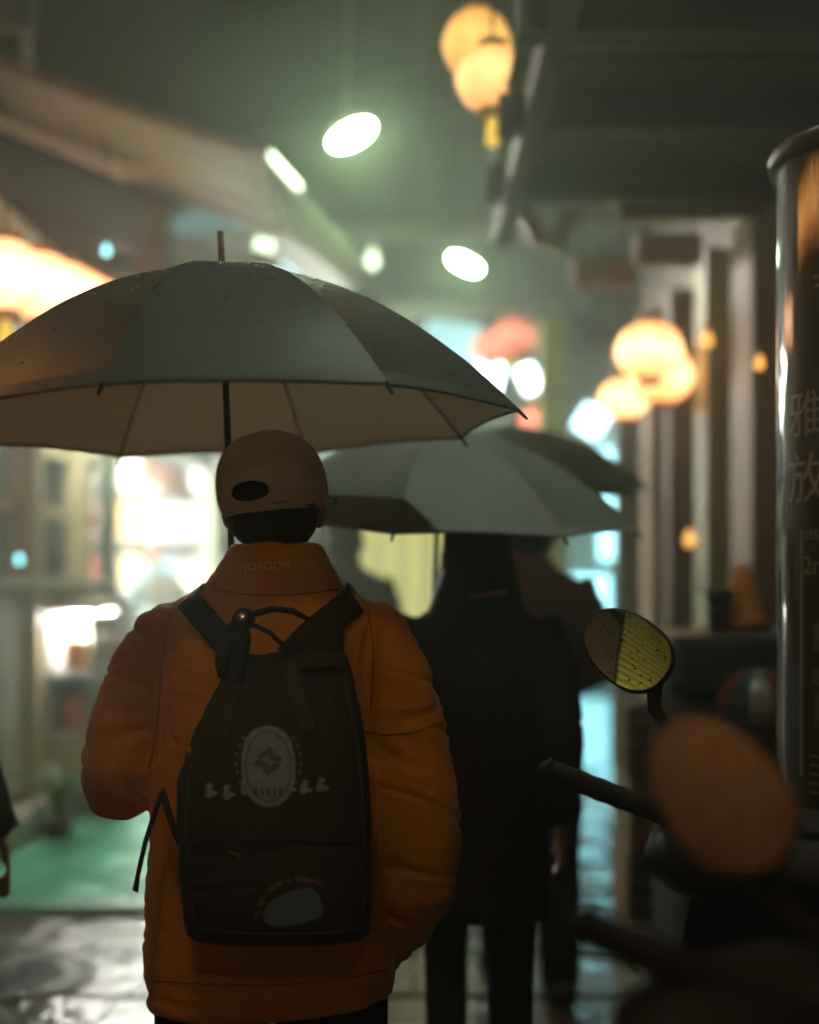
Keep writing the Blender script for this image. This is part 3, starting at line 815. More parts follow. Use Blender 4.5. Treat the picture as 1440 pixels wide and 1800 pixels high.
def umbrella(label, apex, Rr, H, alpha, tilt, shaft, m_out, m_in, ferrule=.07, drops=0, m_shaft=None, seed=1, crook=True):
    t = thing('umbrella', label, 'umbrella', apex, 'open umbrellas in the rain'); t.rotation_euler = tilt
    m_shaft = m_shaft or black_metal

    def rib_pt(k, s, off=0.0):
        a = R(-alpha + 45 * k); rr = Rr * (.015 + .985 * s)
        d = Vector((math.sin(a), -math.cos(a), 0))
        return d * rr + Vector((0, 0, -H * (rr / Rr) ** 2.02 - off))
    rg = random.Random(seed); NT, NS = 22, 12; outs = []
    for k in range(8):
        o_, i_, fs, mi = [], [], [], []
        ph = rg.random() * 10
        for i in range(NT + 1):
            u = i / NT
            for j in range(NS + 1):
                v = j / NS; w = 4 * v * (1 - v)
                uu = u * (1 - .012 * w * u ** 3)
                p = rib_pt(k, uu).lerp(rib_pt(k + 1, uu), v)
                p.z += -.012 * w * u * (1 - .3 * u) * math.sin(PI * u) + .0025 * noise.noise(Vector((p.x * 14 + ph, p.y * 14, u * 5))) * u
                o_.append(p); i_.append(p - Vector((0, 0, .0016)))
        q = len(o_)
        for i in range(NT):
            for j in range(NS):
                a = (i * (NS + 1) + j, i * (NS + 1) + j + 1, (i + 1) * (NS + 1) + j + 1, (i + 1) * (NS + 1) + j)
                fs.append(a[::-1]); mi.append(0); fs.append(tuple(x + q for x in a)); mi.append(1)
        for j in range(NS):
            a, b = NT * (NS + 1) + j, NT * (NS + 1) + j + 1
            fs.append((a, b, b + q, a + q)); mi.append(0)
        me = bpy.data.meshes.new('canopy_panel'); me.from_pydata(o_ + i_, [], fs); me.update()
        me.materials.append(m_out); me.materials.append(m_in); me.polygons.foreach_set('material_index', mi)
        pn = link_mesh('canopy_panel', me, None, t, True); outs.append(o_)
        hem = [o_[NT * (NS + 1) + j] + Vector((0, 0, -.003)) for j in range(NS + 1)]
        MB().tube(hem, .0028, 6).build('hem', m_out, pn)
    for k in range(8):
        rb = MB().tube([rib_pt(k, .02 + .98 * s / 14, .006) for s in range(15)], .0025, 6).build('rib', black_metal, t)
        a = rib_pt(k, 1.0, .004); d = (a - rib_pt(k, .96, .004)).normalized()
        MB().tube([a - d * .004, a + d * .02], [.004, .003], 6, round_ends=True).build('rib_tip', black_metal, rb)
        MB().tube([Vector((0, 0, -H * .62)) + rib_pt(k, .03).xy.to_3d() * .5, rib_pt(k, .45, .008)], .002, 6).build('stretcher', black_metal, rb)
    MB().tube([(0, 0, -.002), (0, 0, -shaft)], .0065, 12).build('shaft', m_shaft, t, True)
    MB().tube([(0, 0, -.005), (0, 0, .015), (0, 0, ferrule)], [.0085, .0065, .006], 12).build('ferrule', brown_wood if drops else m_shaft, t, True)
    MB().lathe([(.008, -H * .70), (.013, -H * .68), (.013, -H * .58), (.008, -H * .56)], n=12).build('runner', black_metal, t)
    if crook:
        hp = [(0, 0, -shaft + .03), (0, 0, -shaft - .09)] + [(0, .03 - .03 * math.cos(a), -shaft - .09 - .03 * math.sin(a)) for a in (.5, 1.0, 1.57, 2.1, 2.7, 3.14)]
        MB().tube(hp, .011, 12, round_ends=True).build('handle', brown_wood, t, True)
    if drops:
        mb = MB(); k = 0
        while k < drops:
            q = rg.randrange(8); o_ = outs[q]; i, j = rg.randrange(1, NT), rg.randrange(NS)
            p = o_[i * (NS + 1) + j].lerp(o_[(i + 1) * (NS + 1) + j + 1], rg.random()).lerp(o_[i * (NS + 1) + j + 1], rg.random() * .5)
            if rg.random() > .25 + .75 * (1 - i / NT) : continue
            r = .001 + .0026 * rg.random() ** 3
            mb.loft([[p + Vector((r * s * math.cos(a), r * s * math.sin(a), r * h)) for a in [2 * PI * x / 6 for x in range(6)]] for s, h in ((1, -.2), (.85, .35), (.4, .65))]); k += 1
        mb.build('water_drops', mat('water', (.34, .34, .31), .08, 0, 0, spec=1.0, coat=1.0), t, True, kind='stuff')
    return t


um_out = mat('umbrella_grey', (.065, .085, .092), .46, 0, .3, 4, .06, 300, rvar=.12, sheen=.1, trans=.36, tcol=(.62, .55, .45))
um_in = mat('umbrella_warm_underside', (.4, .31, .24), .6, 0, .1, 5, .05, 300, trans=.8, tcol=(.84, .64, .53))  # warm light on the underside is put into these colours
um2_out = mat('umbrella_slate', (.27, .3, .285), .55, 0, .15, 4, trans=.3)
um3_out = mat('umbrella_green', (.22, .27, .24), .55, 0, .15, 4, trans=.3)
U1 = Vector(((390 - 720) / F * 2.38, 2.38, CAM_Z + (1020 - 473) / F * 2.38))
umbrella('large grey umbrella held over the person in the orange jacket', U1, .557, .3, 10.8, (0, R(-2.0), 0), .86, um_out, um_in, .072, 2200, seed=4)
umbrella('slate grey umbrella held over the person in the long black coat', P(775, 752, 3.15), .5, .235, 12, (R(6), R(2), 0), .78, um2_out, um2_out, .05, 260, brown_wood, seed=6)
umbrella('green grey umbrella partly hidden behind the slate grey one', P(905, 752, 4.3), .48, .2, 25, (0, R(3), 0), .75, um3_out, um3_out, .05, 0, seed=7)

#@@PEOPLE
# ------------------------------------------------------------------ people
skin_m = mat('skin', (.42, .23, .14), .5, 0, .12, 12)
hair_m = mat('black_hair', (.014, .011, .009), .5, 0, .3, 40, .5, 120)
black_cloth = mat('black_cloth', (.034, .027, .023), .75, 0, .25, 8, .2, 120)
trouser_m = mat('dark_trousers', (.014, .013, .013), .8, 0, .25, 8, .2, 120)
shoe_m = mat('dark_shoes', (.03, .026, .022), .5)


def sring(c, a, b, n=32, e=2.3, slope=0.0, rot=0.0):
    c = Vector(c); out = []
    for i in range(n):
        th = 2 * PI * i / n; ct, s_ = math.cos(th), math.sin(th)
        x = a * math.copysign(abs(ct) ** (2 / e), ct); y = b * math.copysign(abs(s_) ** (2 / e), s_)
        out.append(c + Vector((x, y, slope * x)))
    return out


def hand(mb, w, d, side, pn, curl=.35, s=1.0):
    """palm, four unequal fingers and a thumb; d = finger direction, pn = palm normal, side = towards the thumb"""
    w, d, pn, side = Vector(w), Vector(d).normalized(), Vector(pn).normalized(), Vector(side).normalized()
    kn = w + d * .085 * s
    ring = lambda c, a, b: [c + side * a * math.cos(t) + pn * b * math.sin(t) for t in [2 * PI * i / 14 for i in range(14)]]
    mb.loft([ring(w - d * .03 * s, .026 * s, .02 * s), ring(w + d * .02 * s, .033 * s, .018 * s), ring(w + d * .06 * s, .041 * s, .016 * s), ring(kn + d * .008 * s, .037 * s, .012 * s)])
    for k, (o, l) in enumerate(((.03, .072), (.0105, .082), (-.0095, .076), (-.029, .058))):
        p = kn + side * o * s - d * .012 * s; a = curl * .5; pts = [p]
        for j, f in enumerate((.5, .3, .24)):
            v = d * math.cos(a) + pn * math.sin(a); p = p + v * l * f * s * (1.15 if j == 0 else 1); pts.append(p); a += curl * (1 + .1 * k)
        mb.tube(pts, [.0088 * s, .0086 * s, .0078 * s, .0066 * s], 10, round_ends=True)
    b = w + d * .025 * s + side * .03 * s
    t1 = b + (side * .75 + d * .6 + pn * .3).normalized() * .045 * s
    t2 = t1 + (side * .2 + d * .9 + pn * .35).normalized() * .032 * s
    mb.tube([b - side * .012 * s, t1, t2], [.013 * s, .010 * s, .008 * s], 10, round_ends=True)


def head_shapes(mb, c, s=1.0, yaw=0.0):
    M = Matrix.Rotation(yaw, 3, 'Z'); c = Vector(c)
    q = lambda x, y, z: c + M @ Vector((x, y, z)) * s
    mb.ell(q(0, -.008, .02), .08 * s, .094 * s, .098 * s, 20, 14)
    mb.ell(q(0, .022, -.045), .058 * s, .068 * s, .07 * s, 18, 12)           # jaw
    mb.tube([q(0, .085, .005), q(0, .104, -.022), q(0, .094, -.032)], [.007 * s, .012 * s, .012 * s], 8, round_ends=True)  # nose
    mb.tube([q(-.04, .078, .022), q(0, .086, .024), q(.04, .078, .022)], .009 * s, 8, round_ends=True)                   # brow
    mb.tube([q(-.02, .082, -.062), q(0, .089, -.06), q(.02, .082, -.062)], .007 * s, 8, round_ends=True)                 # lips
    for sx in (-1, 1):
        mb.ell(q(sx * .086, -.014, -.03), .013 * s, .021 * s, .035 * s, 12, 8)
    mb.tube([q(0, -.015, -.05), q(0, -.03, -.17)], [.055 * s, .06 * s], 16)


def fold(amp, f=(9, 9, 16), amp2=.003, crease=.006):
    def fn(co, n_):
        a = noise.noise(Vector((co.x * f[0], co.y * f[1], co.z * f[2])))
        b = noise.noise(Vector((co.x * 21 + 3, co.y * 21, co.z * 30)))
        c = abs(noise.noise(Vector((co.x * 5.5 + 9, co.y * 5.5, co.z * 14 + co.x * 6))))
        return amp * a + amp2 * b - crease * max(0, 1 - c / .09)
    return fn


def eyes(parent, c, s, yaw):
    M = Matrix.Rotation(yaw, 3, 'Z')
    for sx in (-1, 1):
        p = Vector(c) + M @ Vector((sx * .031, .083, .004)) * s
        MB().ell(p, .012 * s, .006 * s, .007 * s, 10, 6).build('eye', mat('eye', (.03, .02, .015), .2), parent, True)


def person(label, loc, rotz, h, coat_m, hem, coat_prof, hair='short', arms=('down', 'down'), group=None, voxel=.009, trous=trouser_m, lw=1.0, stride=.1, scarf=None, apron=None, coat_name='coat'):
    s = h / 1.7
    body_mb = MB(); z = lambda v: v * s
    for sx in (-1, 1):
        dy = -sx * stride * s
        body_mb.tube([(sx * .085 * s, 0, z(.9)), (sx * .088 * s, .015 * s + dy * .6, z(.48)), (sx * .085 * s, -.01 * s + dy, z(.1))], [.08 * s * lw, .056 * s * lw, .04 * s * lw], 14)
        body_mb.tube([(sx * .085 * s, -.03 * s + dy, z(.05)), (sx * .095 * s, .15 * s + dy, z(.035))], [.042 * s, .034 * s], 12, round_ends=True)
    body_mb.loft([sring((0, 0, z(.84)), .13 * s, .09 * s), sring((0, 0, z(.98)), .145 * s, .1 * s), sring((0, 0, z(1.12)), .13 * s, .09 * s), sring((0, 0, z(1.3)), .165 * s, .1 * s), sring((0, 0, z(1.4)), .14 * s, .075 * s), sring((0, -.01, z(1.44)), .06 * s, .055 * s)])
    hc = Vector((0, .02 * s, z(1.575))); head_shapes(body_mb, hc, s)
    sl = MB()
    for sx, pose in zip((-1, 1), arms):
        sh = Vector((sx * .175, 0, 1.37)) * s
        if pose == 'down': el, wr, d, pn = Vector((sx * .212, -.02, 1.08)) * s, Vector((sx * .225, .05, .84)) * s, (0, .15, -1), (-sx, 0, 0)
        elif pose == 'hold': el, wr, d, pn = Vector((sx * .23, .0, 1.1)) * s, Vector((sx * .15, .24, 1.16)) * s, (-sx * .6, .75, .15), (-sx * .7, .2, 0)
        elif pose == 'out': el, wr, d, pn = Vector((sx * .215, -.02, 1.1)) * s, Vector((sx * .295, .02, .86)) * s, (sx * .2, .1, -1), (-sx, 0, 0)
        else: el, wr, d, pn = Vector((sx * .25, .02, 1.1)) * s, Vector((sx * .1, .22, 1.0)) * s, (-sx * .8, .6, 0), (0, 0, -1)
        body_mb.tube([sh, el, wr], [.052 * s, .042 * s, .027 * s], 14)
        hand(body_mb, wr + (wr - el).normalized() * .02 * s, d, (0, 1, 0) if pose == 'down' else (0, 0, 1), pn, .5 if pose == 'down' else 1.0, s)
        mid = el.lerp(wr, .55)
        sl.tube([sh + Vector((-sx * .03 * s, 0, .01 * s)), sh.lerp(el, .5), el, mid, wr - (wr - el).normalized() * .01], [.082 * s, .076 * s, .068 * s, .062 * s, .052 * s], 18)
    body = remesh(body_mb, voxel, 3)
    o = link_mesh('person', body, skin_m, None, True); o.location = loc; o.rotation_euler = (0, 0, rotz); tag(o, label, 'person', group)
    eyes(o, hc, s, 0)
    # coat
    mb = MB()
    mb.loft([sring((0, yo * s, z_), a * s, b * s, e=2.5) for z_, a, b, yo in [(z(p[0]) if p[0] > 0 else hem, *p[1:]) for p in coat_prof]])
    mb.add(sl.v, sl.f)
    cm = remesh(mb, .011, 4); displace(cm, fold(.007))
    link_mesh(coat_name, cm, coat_m, o, True)
    for sx in (-1, 1):
        dy = -sx * stride * s
        MB().tube([(sx * .085 * s, 0, z(.86)), (sx * .088 * s, .012 * s + dy * .3, z(.66)), (sx * .088 * s, .018 * s + dy * .6, z(.48)), (sx * .086 * s, -.012 * s + dy * .8, z(.28)), (sx * .085 * s, -.012 * s + dy, z(.08))], [.1 * s * lw, .092 * s * lw, .076 * s * lw, .074 * s * lw, .06 * s * lw], 16).build('trouser_leg', trous, o, True)
        MB().tube([(sx * .085 * s, -.045 * s + dy, z(.055)), (sx * .09 * s, .04 * s + dy, z(.06)), (sx * .096 * s, .17 * s + dy, z(.042))], [.052 * s, .05 * s, .04 * s], 14, round_ends=True).build('shoe', shoe_m, o, True)
    if hair:
        hm = MB()
        hm.ell(hc + Vector((0, -.016, .034)) * s, .088 * s, .1 * s, .1 * s, 20, 14)
        hm.ell(hc + Vector((0, -.045, -.02)) * s, .084 * s, .07 * s, .09 * s, 20, 14)
        if hair == 'long':
            hm.loft([sring(hc + Vector((0, -.03, .05)) * s, .088 * s, .08 * s), sring(hc + Vector((0, -.045, -.06)) * s, .098 * s, .075 * s), sring(hc + Vector((0, -.07, -.16)) * s, .125 * s, .065 * s),
                     sring(hc + Vector((0, -.085, -.24)) * s, .13 * s, .05 * s), sring(hc + Vector((0, -.085, -.28)) * s, .1 * s, .03 * s)])
        hme = remesh(hm, .009, 3)
        bm = bmesh.new(); bm.from_mesh(hme)
        bmesh.ops.delete(bm, geom=[v for v in bm.verts if (v.co - hc).y > .055 * s and (v.co - hc).z < .055 * s and abs(v.co.x) < .062 * s], context='VERTS')
        bm.to_mesh(hme); bm.free()
        displace(hme, lambda co, n_: .004 * noise.noise(Vector((co.x * 60, co.y * 60, co.z * 6))))
        link_mesh('hair', hme, hair_m, o, True)
    if scarf:
        MB().tube([Vector((.09 * math.cos(a), -.01 + .085 * math.sin(a), 1.43)) * s for a in [2 * PI * i / 16 for i in range(17)]], .035 * s, 10).build('scarf', scarf, o, True)
    if apron:
        MB().box((0, .135 * s, z(1.05)), (.3 * s, .012, .62 * s)).build('apron', apron, o, bevel=.004)
    return o


PROF = [(1.49, .065, .06, -.01), (1.44, .085, .08, -.01), (1.41, .15, .09, -.01), (1.36, .205, .105, -.01), (1.25, .205, .125, 0), (1.05, .18, .125, 0), (.85, .19, .135, 0), (-1, .2, .145, 0)]
w2 = person('person in a long black coat with long dark hair seen from behind', (.168, 3.1, 0), R(-4), 1.6, black_cloth, .574, [(1.49, .065, .06, -.01), (1.45, .085, .08, -.01), (1.42, .12, .09, -.01), (1.38, .16, .1, -.01), (1.31, .185, .115, 0), (1.2, .18, .12, 0), (1.05, .17, .12, 0), (.85, .185, .135, 0), (-1, .2, .15, 0)], 'long', ('hold', 'down'), voxel=.0055, lw=.78, stride=.16)
# copper hair/hood fastener catching light
fz = P(856, 1045, 2.95)
f = MB().tube([P(826, 1048, 2.95), P(852, 1047, 2.948)], .0045, 8, round_ends=True).build('coat_clasp', mat('copper', (.6, .3, .16), .35, .7), w2, True, True)
g = MB().tube([P(858, 1045, 2.948), P(888, 1040, 2.95)], .0045, 8, round_ends=True).build('coat_clasp', MATS['copper'], w2, True, True)
w2['label'] = 'person in a long black coat with long dark hair seen from behind'
brown_coat = mat('brown_coat', (.16, .085, .062), .8, 0, .2, 6)
person('person in a dark brown coat walking beyond the black coat', (.40, 4.2, 0), R(5), 1.7, brown_coat, .6, [(1.49, .065, .06, -.01), (1.44, .09, .08, -.01), (1.41, .16, .09, -.01), (1.36, .2, .105, -.01), (1.22, .185, .12, 0), (1.05, .14, .11, 0), (.85, .115, .1, 0), (-1, .11, .1, 0)], 'short', ('hold', 'front'), voxel=.012)
# unidentified pale yellow shape ahead, built as cloth; glow added to brighten it
ybm = mat('yellow_cloth_added_glow', (.75, .74, .36), .7, 0, .1, 3, emit=(.78, .80, .36), estr=.2)
yb = thing('yellow_cloth_shape', 'unidentified pale yellow shape as cloth with added glow, ahead under the slate umbrella edge', 'banner', (0, 6.4, 0))
vs, fs = [], []
for i in range(37):
    u = i / 36; x = -.25 + .5 * u
    for z_, w_ in ((.5, 1.08), (1.0, 1.03), (1.5, 1.0), (2.0, .95)):
        vs.append((x * w_, 6.4 + .035 * math.sin(u * 26) + .012 * math.sin(u * 61 + z_ * 3), z_))
for i in range(36):
    for j in range(3): fs.append((i * 4 + j, i * 4 + 4 + j, i * 4 + 5 + j, i * 4 + 1 + j))
c_ = MB().add(vs, fs).build('cloth', ybm, yb, True, True); c_.modifiers.new('t', 'SOLIDIFY').thickness = .004
MB().tube([(-.3, 6.42, 2.02), (.3, 6.42, 2.02)], .014, 8).build('top_rod', steel_m, yb, True, True)
MB().tube([(0, 6.5, .05), (0, 6.5, 2.02)], .02, 10).build('pole', steel_m, yb, True, True)
MB().lathe([(.2, 0), (.2, .03), (.03, .06)], (0, 6.5, .02), 20).build('base', steel_m, yb, True, True)
violet_coat = mat('violet_coat', (.06, .05, .055), .8, 0, .2, 6)
person('person in a dark violet coat far ahead beside the pale yellow shape', (-.3, 5.7, 0), R(0), 1.72, violet_coat, .7, PROF, 'short', ('down', 'down'), voxel=.012)
person('shop keeper with teal mask and pale apron standing in the bright shop', (-2.1, 10.3, .18), R(-140), 1.55, mat('teal_shirt', (.3, .42, .42), .7), .75, PROF, 'short', ('front', 'front'), voxel=.012,
       scarf=mat('teal_mask', (.35, .6, .62), .7), apron=mat('pale_apron', (.6, .55, .45), .7))
PROFL = PROF[:-2] + [(.85, .22, .15, 0), (-1, .285, .17, 0)]
person('person in a dark flared coat cut off by the left picture edge', (-1.2, 2.78, 0), R(0), 1.62, mat('brown_black_cloth', (.02, .015, .011), .8), .57, PROF, 'short', ('down', 'out'), voxel=.012)

#@@MAN
# ------------------------------------------------------------------ main figure: person in the orange jacket
D0 = 2.22
K = F / D0
J = lambda px, py, dy=0.0: Vector(((px - 720) / K, D0 + dy, CAM_Z - (py - 1020) / K))
jacket_m = mat('orange_jacket', (.66, .25, .02), .62, 0, .16, 4, .12, 110, rvar=.08, sheen=.2)
cap_m = mat('taupe_cap', (.6, .46, .38), .8, 0, .12, 14, .2, 250)
HC = J(484, 868)
bmb = MB(); head_shapes(bmb, HC + Vector((0, 0, -.004)), .95, R(-8))
bmb.loft([sring(J(480, 1015), .07, .06), sring(J(480, 1080), .15, .08), sring(J(480, 1150), .17, .1), sring(J(475, 1350), .14, .09), sring(J(475, 1500), .15, .1), sring(J(475, 1640), .13, .09)])
ga = J(384, 1268, .19)                                              # where the left hand grips the shaft
elL, elR, wrR = J(208, 1385, .02), J(728, 1400, .0), J(705, 1640, .1)
wrL = ga + Vector((-.075, -.035, -.03))
bmb.tube([J(285, 1130), elL, wrL], [.05, .042, .027], 14)
bmb.tube([J(668, 1130), elR, wrR], [.05, .042, .027], 14)
hand(bmb, wrL, (.9, .3, .25), (0, .1, 1), (.2, 1, 0), 1.05)
hand(bmb, wrR, (-.1, .3, -1), (0, 1, 0), (-1, 0, 0), .5)
for sx in (-1, 1):
    hx = -.245 + sx * .095
    bmb.tube([(hx, D0, .84), (hx + sx * .01, D0 + .02 * sx, .46), (hx + sx * .01, D0 - .02, .1)], [.085, .058, .042], 14)
    bmb.tube([(hx, D0 - .03, .05), (hx + sx * .02, D0 + .15, .035)], [.042, .034], 12, round_ends=True)
me = remesh(bmb, .006, 3)
man = link_mesh('person', me, skin_m, None, True); tag(man, 'person in an orange jacket and brown cap walking away under the large umbrella', 'person')
eyes(man, HC + Vector((0, 0, -.004)), .95, R(-8))
# jacket
jm = MB()
rows = [(957, 486, 78, .078, 0), (975, 486, 88, .086, 0), (1005, 484, 104, .096, 0), (1030, 481, 122, .1, .0), (1048, 479, 152, .105, .0), (1066, 477, 186, .11, .0), (1090, 475, 215, .118, 0), (1130, 474, 218, .125, 0),
        (1200, 473, 212, .13, 0), (1320, 472, 204, .13, 0), (1440, 471, 205, .135, .0), (1560, 470, 212, .14, .0), (1680, 473, 217, .145, 0.02), (1742, 478, 217, .147, .05), (1752, 478, 208, .14, .05)]
jm.loft([sring(J(cx, py), hw / K, hd, 40, 2.45, sl_) for py, cx, hw, hd, sl_ in rows])
arL = [(300, 1122, 0, 66), (258, 1180, 0, 68), (228, 1260, .0, 68), (212, 1340, .005, 71), (207, 1384, .02, 67), (216, 1384, .09, 60), (258, 1356, .15, 54), (310, 1320, .175, 46)]
arR = [(655, 1122, 0, 66), (685, 1185, 0, 70), (706, 1280, 0, 76), (722, 1390, 0, 82), (725, 1480, .005, 84), (722, 1560, .01, 78), (704, 1620, .03, 64), (690, 1660, .05, 46)]
for ar in (arL, arR):
    jm.tube([J(a, b, c) for a, b, c, r in ar], [r / K for *_, r in ar], 24, round_ends=True)
jme = remesh(jm, .0065, 5)


def jfold(co, n_):
    px, py = 720 + co.x * K, 1020 - (co.z - CAM_Z) * K
    base = .004 * noise.noise(Vector((co.x * 8, co.y * 8, co.z * 6))) + .0018 * noise.noise(Vector((co.x * 24, co.y * 24, co.z * 30)))
    arm = 1.0 if (px < 268 or px > 650) else .35
    c = abs(noise.noise(Vector((co.x * 4 + co.z * 5 + 4, co.y * 4, co.z * 15 + co.x * 3))))
    c2 = abs(noise.noise(Vector((co.x * 15 + 2, co.y * 8, co.z * 4.5))))
    c3 = abs(noise.noise(Vector((co.x * 11 - co.z * 9 + 1, co.y * 9, co.z * 20 + 7))))
    d = base - .0045 * arm * max(0, 1 - c / .09) + .0025 * arm * max(0, 1 - abs(c - .2) / .12) - .0022 * (.3 + .7 * arm) * max(0, 1 - c3 / .08)
    if py < 1300: d -= .005 * (1 - arm * .3) * max(0, 1 - c2 / .08)
    d -= .006 * math.exp(-((py - 1035) / 5.0) ** 2) * (1 if 340 < px < 620 else 0)      # collar seam
    d -= .004 * math.exp(-((py - 1728) / 4.0) ** 2)                                     # hem seam
    # armhole seams
    for cx, sgn in ((285, -1), (652, 1)):
        if 1100 < py < 1330:
            xs = cx + sgn * -10 * math.sin((py - 1100) / 230 * PI)
            d -= .006 * math.exp(-((px - xs) / 6.0) ** 2)
    return d


displace(jme, jfold)
jacket = link_mesh('jacket', jme, jacket_m, man, True)
bvh_j = BVHTree.FromPolygons([v.co.copy() for v in jme.vertices], [tuple(p.vertices) for p in jme.polygons])
# trousers, shoes
for sx in (-1, 1):
    hx = -.245 + sx * .1
    MB().tube([(hx, D0 + .01, .8), (hx + sx * .01, D0 + .02 * sx, .46), (hx + sx * .01, D0 - .02, .07)], [.108, .095, .075], 20).build('trouser_leg', trouser_m, man, True)
    MB().tube([(hx + sx * .01, D0 - .05, .055), (hx + sx * .015, D0 + .04, .06), (hx + sx * .02, D0 + .18, .042)], [.055, .052, .042], 14, round_ends=True).build('shoe', shoe_m, man, True)
# hair on back of the head
hm = MB()
hm.ell(HC + Vector((0, -.010, .006)), .076, .09, .066, 24, 16); hm.loft([sring(HC + Vector((0, -.03, z_)), a_, b_, 28, 2.3) for z_, a_, b_ in ((-.008, .074, .062), (-.02, .081, .071), (-.03, .083, .074), (-.055, .078, .066), (-.075, .07, .055), (-.09, .055, .04))])
hme = remesh(hm, .006, 3)
bm = bmesh.new(); bm.from_mesh(hme)
bmesh.ops.delete(bm, geom=[v for v in bm.verts if (v.co - HC).y > .03 and (v.co - HC).z < .04], context='VERTS'); bm.to_mesh(hme); bm.free()
displace(hme, lambda co, n_: .002 * noise.noise(Vector((co.x * 110, co.y * 110, co.z * 30))))
link_mesh('hair', hme, hair_m, man, True)
# cap: crown shell with the open arch at the back, strap, seams, button, brim
CC = J(481, 872, .0); NA, NTh = 150, 64
roll = Matrix.Rotation(R(-6.5), 3, 'Y') @ Matrix.Rotation(R(-8), 3, 'Z')


def cap_pt(az, th, off=0.0):
    """az measured from the back (towards the viewer), th from the crown"""
    a, b, c = .0975 + off, .120 + off, .113 + off
    zz = math.cos(th) if th > PI / 2 else (1 - min(1, math.sin(th)) ** 2.5) ** (1 / 2.5)
    p = Vector((a * math.sin(th) * math.sin(az), -.004 - b * math.sin(th) * math.cos(az), c * zz if zz > 0 else zz * .1))
    if th > PI / 2: p.x *= 1 - .2 * (th - PI / 2); p.y *= 1 - .2 * (th - PI / 2); p.z *= 1.25
    p += Vector((0, 0, .0012 * noise.noise(p * 40)))
    return CC + roll @ p


TH1 = PI / 2 + .26
hc_az, hc_th, ha, hb = -.13, PI / 2 - .0, .37, .11
vs, fs, keep = [], [], {}
for i in range(NTh + 1):
    for j in range(NA):
        az, th = -PI + 2 * PI * j / NA, .02 + (TH1 - .02) * i / NTh
        dx, dy_ = (az - hc_az) / ha, (th - hc_th) / hb
        q = math.hypot(dx, dy_)
        if .84 < q < 1.16: az, th = hc_az + ha * dx / q, hc_th + hb * dy_ / q
        keep[len(vs)] = q
        vs.append(cap_pt(az, th))
for i in range(NTh):
    for j in range(NA):
        f_ = (i * NA + j, i * NA + (j + 1) % NA, (i + 1) * NA + (j + 1) % NA, (i + 1) * NA + j)
        if max(keep[x] for x in f_) > 1.0 and sum(min(keep[x], 1.16) for x in f_) / 4 > .97: fs.append(f_)
fs.append(tuple(range(NA))[::-1])
cap = MB().add(vs, fs).build('cap', cap_m, man, True)
sd = cap.modifiers.new('thickness', 'SOLIDIFY'); sd.thickness = .0025; sd.offset = -1
for k in range(6):
    az = PI * k / 3 + PI / 6 * 0
    pts = [cap_pt(az, .05 + (TH1 - .1 if k else 1.25) * s / 20, .0008) for s in range(21)]
    MB().tube(pts, .0011, 5).build('seam', cap_m, cap)
MB().tube([cap_pt(hc_az + ha * 1.04 * math.cos(a), hc_th + hb * 1.06 * math.sin(a), .0006) for a in [2 * PI * i / 40 for i in range(41)]], .0016, 6).build('opening_trim', cap_m, cap)
MB().tube([cap_pt(-PI + 2 * PI * i / 80, TH1 - .015, .0006) for i in range(81)], .002, 6).build('edge_band', cap_m, cap)
MB().ell(cap_pt(0, .0, .001), .008, .008, .005, 12, 6).build('button', cap_m, cap, True)
q = [cap_pt(.25 + .3 * i / 4, TH1 - .1, .002) for i in range(5)]
MB().tube(q, .006, 6, flat=.35).build('strap_end', mat('pale_strap', (.34, .25, .17), .7), cap)
vs, fs = [], []
for i in range(9):
    for j in range(17):
        a = -1.15 + 2.3 * j / 16; e = i / 8
        base = cap_pt(PI + a, PI / 2 + .12)
        vs.append(base + roll @ Vector((0, e * .075 * math.cos(a * 1.1), -.012 * e - .02 * e * abs(a))))
for i in range(8):
    for j in range(16): fs.append((i * 17 + j, i * 17 + j + 1, (i + 1) * 17 + j + 1, (i + 1) * 17 + j))
br = MB().add(vs, fs).build('brim', cap_m, cap, True); sd = br.modifiers.new('t', 'SOLIDIFY'); sd.thickness = .003
# glasses temple at the right ear
MB().tube([J(566, 872, -.02), J(574, 871, .03), J(583, 874, .085)], .0025, 6).build('glasses_temple', black_metal, man, True)
MB().tube([J(583, 874, .085), J(586, 878, .095), J(560, 880, .115)], .003, 6).build('glasses_rim', black_metal, man, True)


# ---- lettering projected on cloth
def caster(bvh):
    o = Vector((0, 0, CAM_Z))

    def cast(px, py, off=.0015):
        d = (P(px, py, 1.0) - o).normalized()
        h = bvh.ray_cast(o, d)
        return None if h[0] is None else h[0] - d * off
    return cast


def project(me, px, py, scale, ang, cast, name, m, parent, off=.0015, sub=.0):
    """lay flat artwork (mesh units x scale = photo pixels) on a cloth surface"""
    bm = bmesh.new(); bm.from_mesh(me); bmesh.ops.triangulate(bm, faces=bm.faces)
    c, s_ = math.cos(ang), math.sin(ang); bad = []
    for v in bm.verts:
        x, y_ = v.co.x * scale, v.co.y * scale
        h = cast(px + x * c + y_ * s_, py - (y_ * c - x * s_), off)
        if h is None: bad.append(v)
        else: v.co = h
    bmesh.ops.delete(bm, geom=bad, context='VERTS')
    bm.to_mesh(me); bm.free(); me.materials.clear()
    return link_mesh(name, me, m, parent, False, True)


cast_j = caster(bvh_j)
project(text_mesh('JORDON', 1.0), 471, 995, 20.5, R(-3), cast_j, 'collar_lettering', mat('collar_thread', (.8, .66, .5), .7), man, .004)



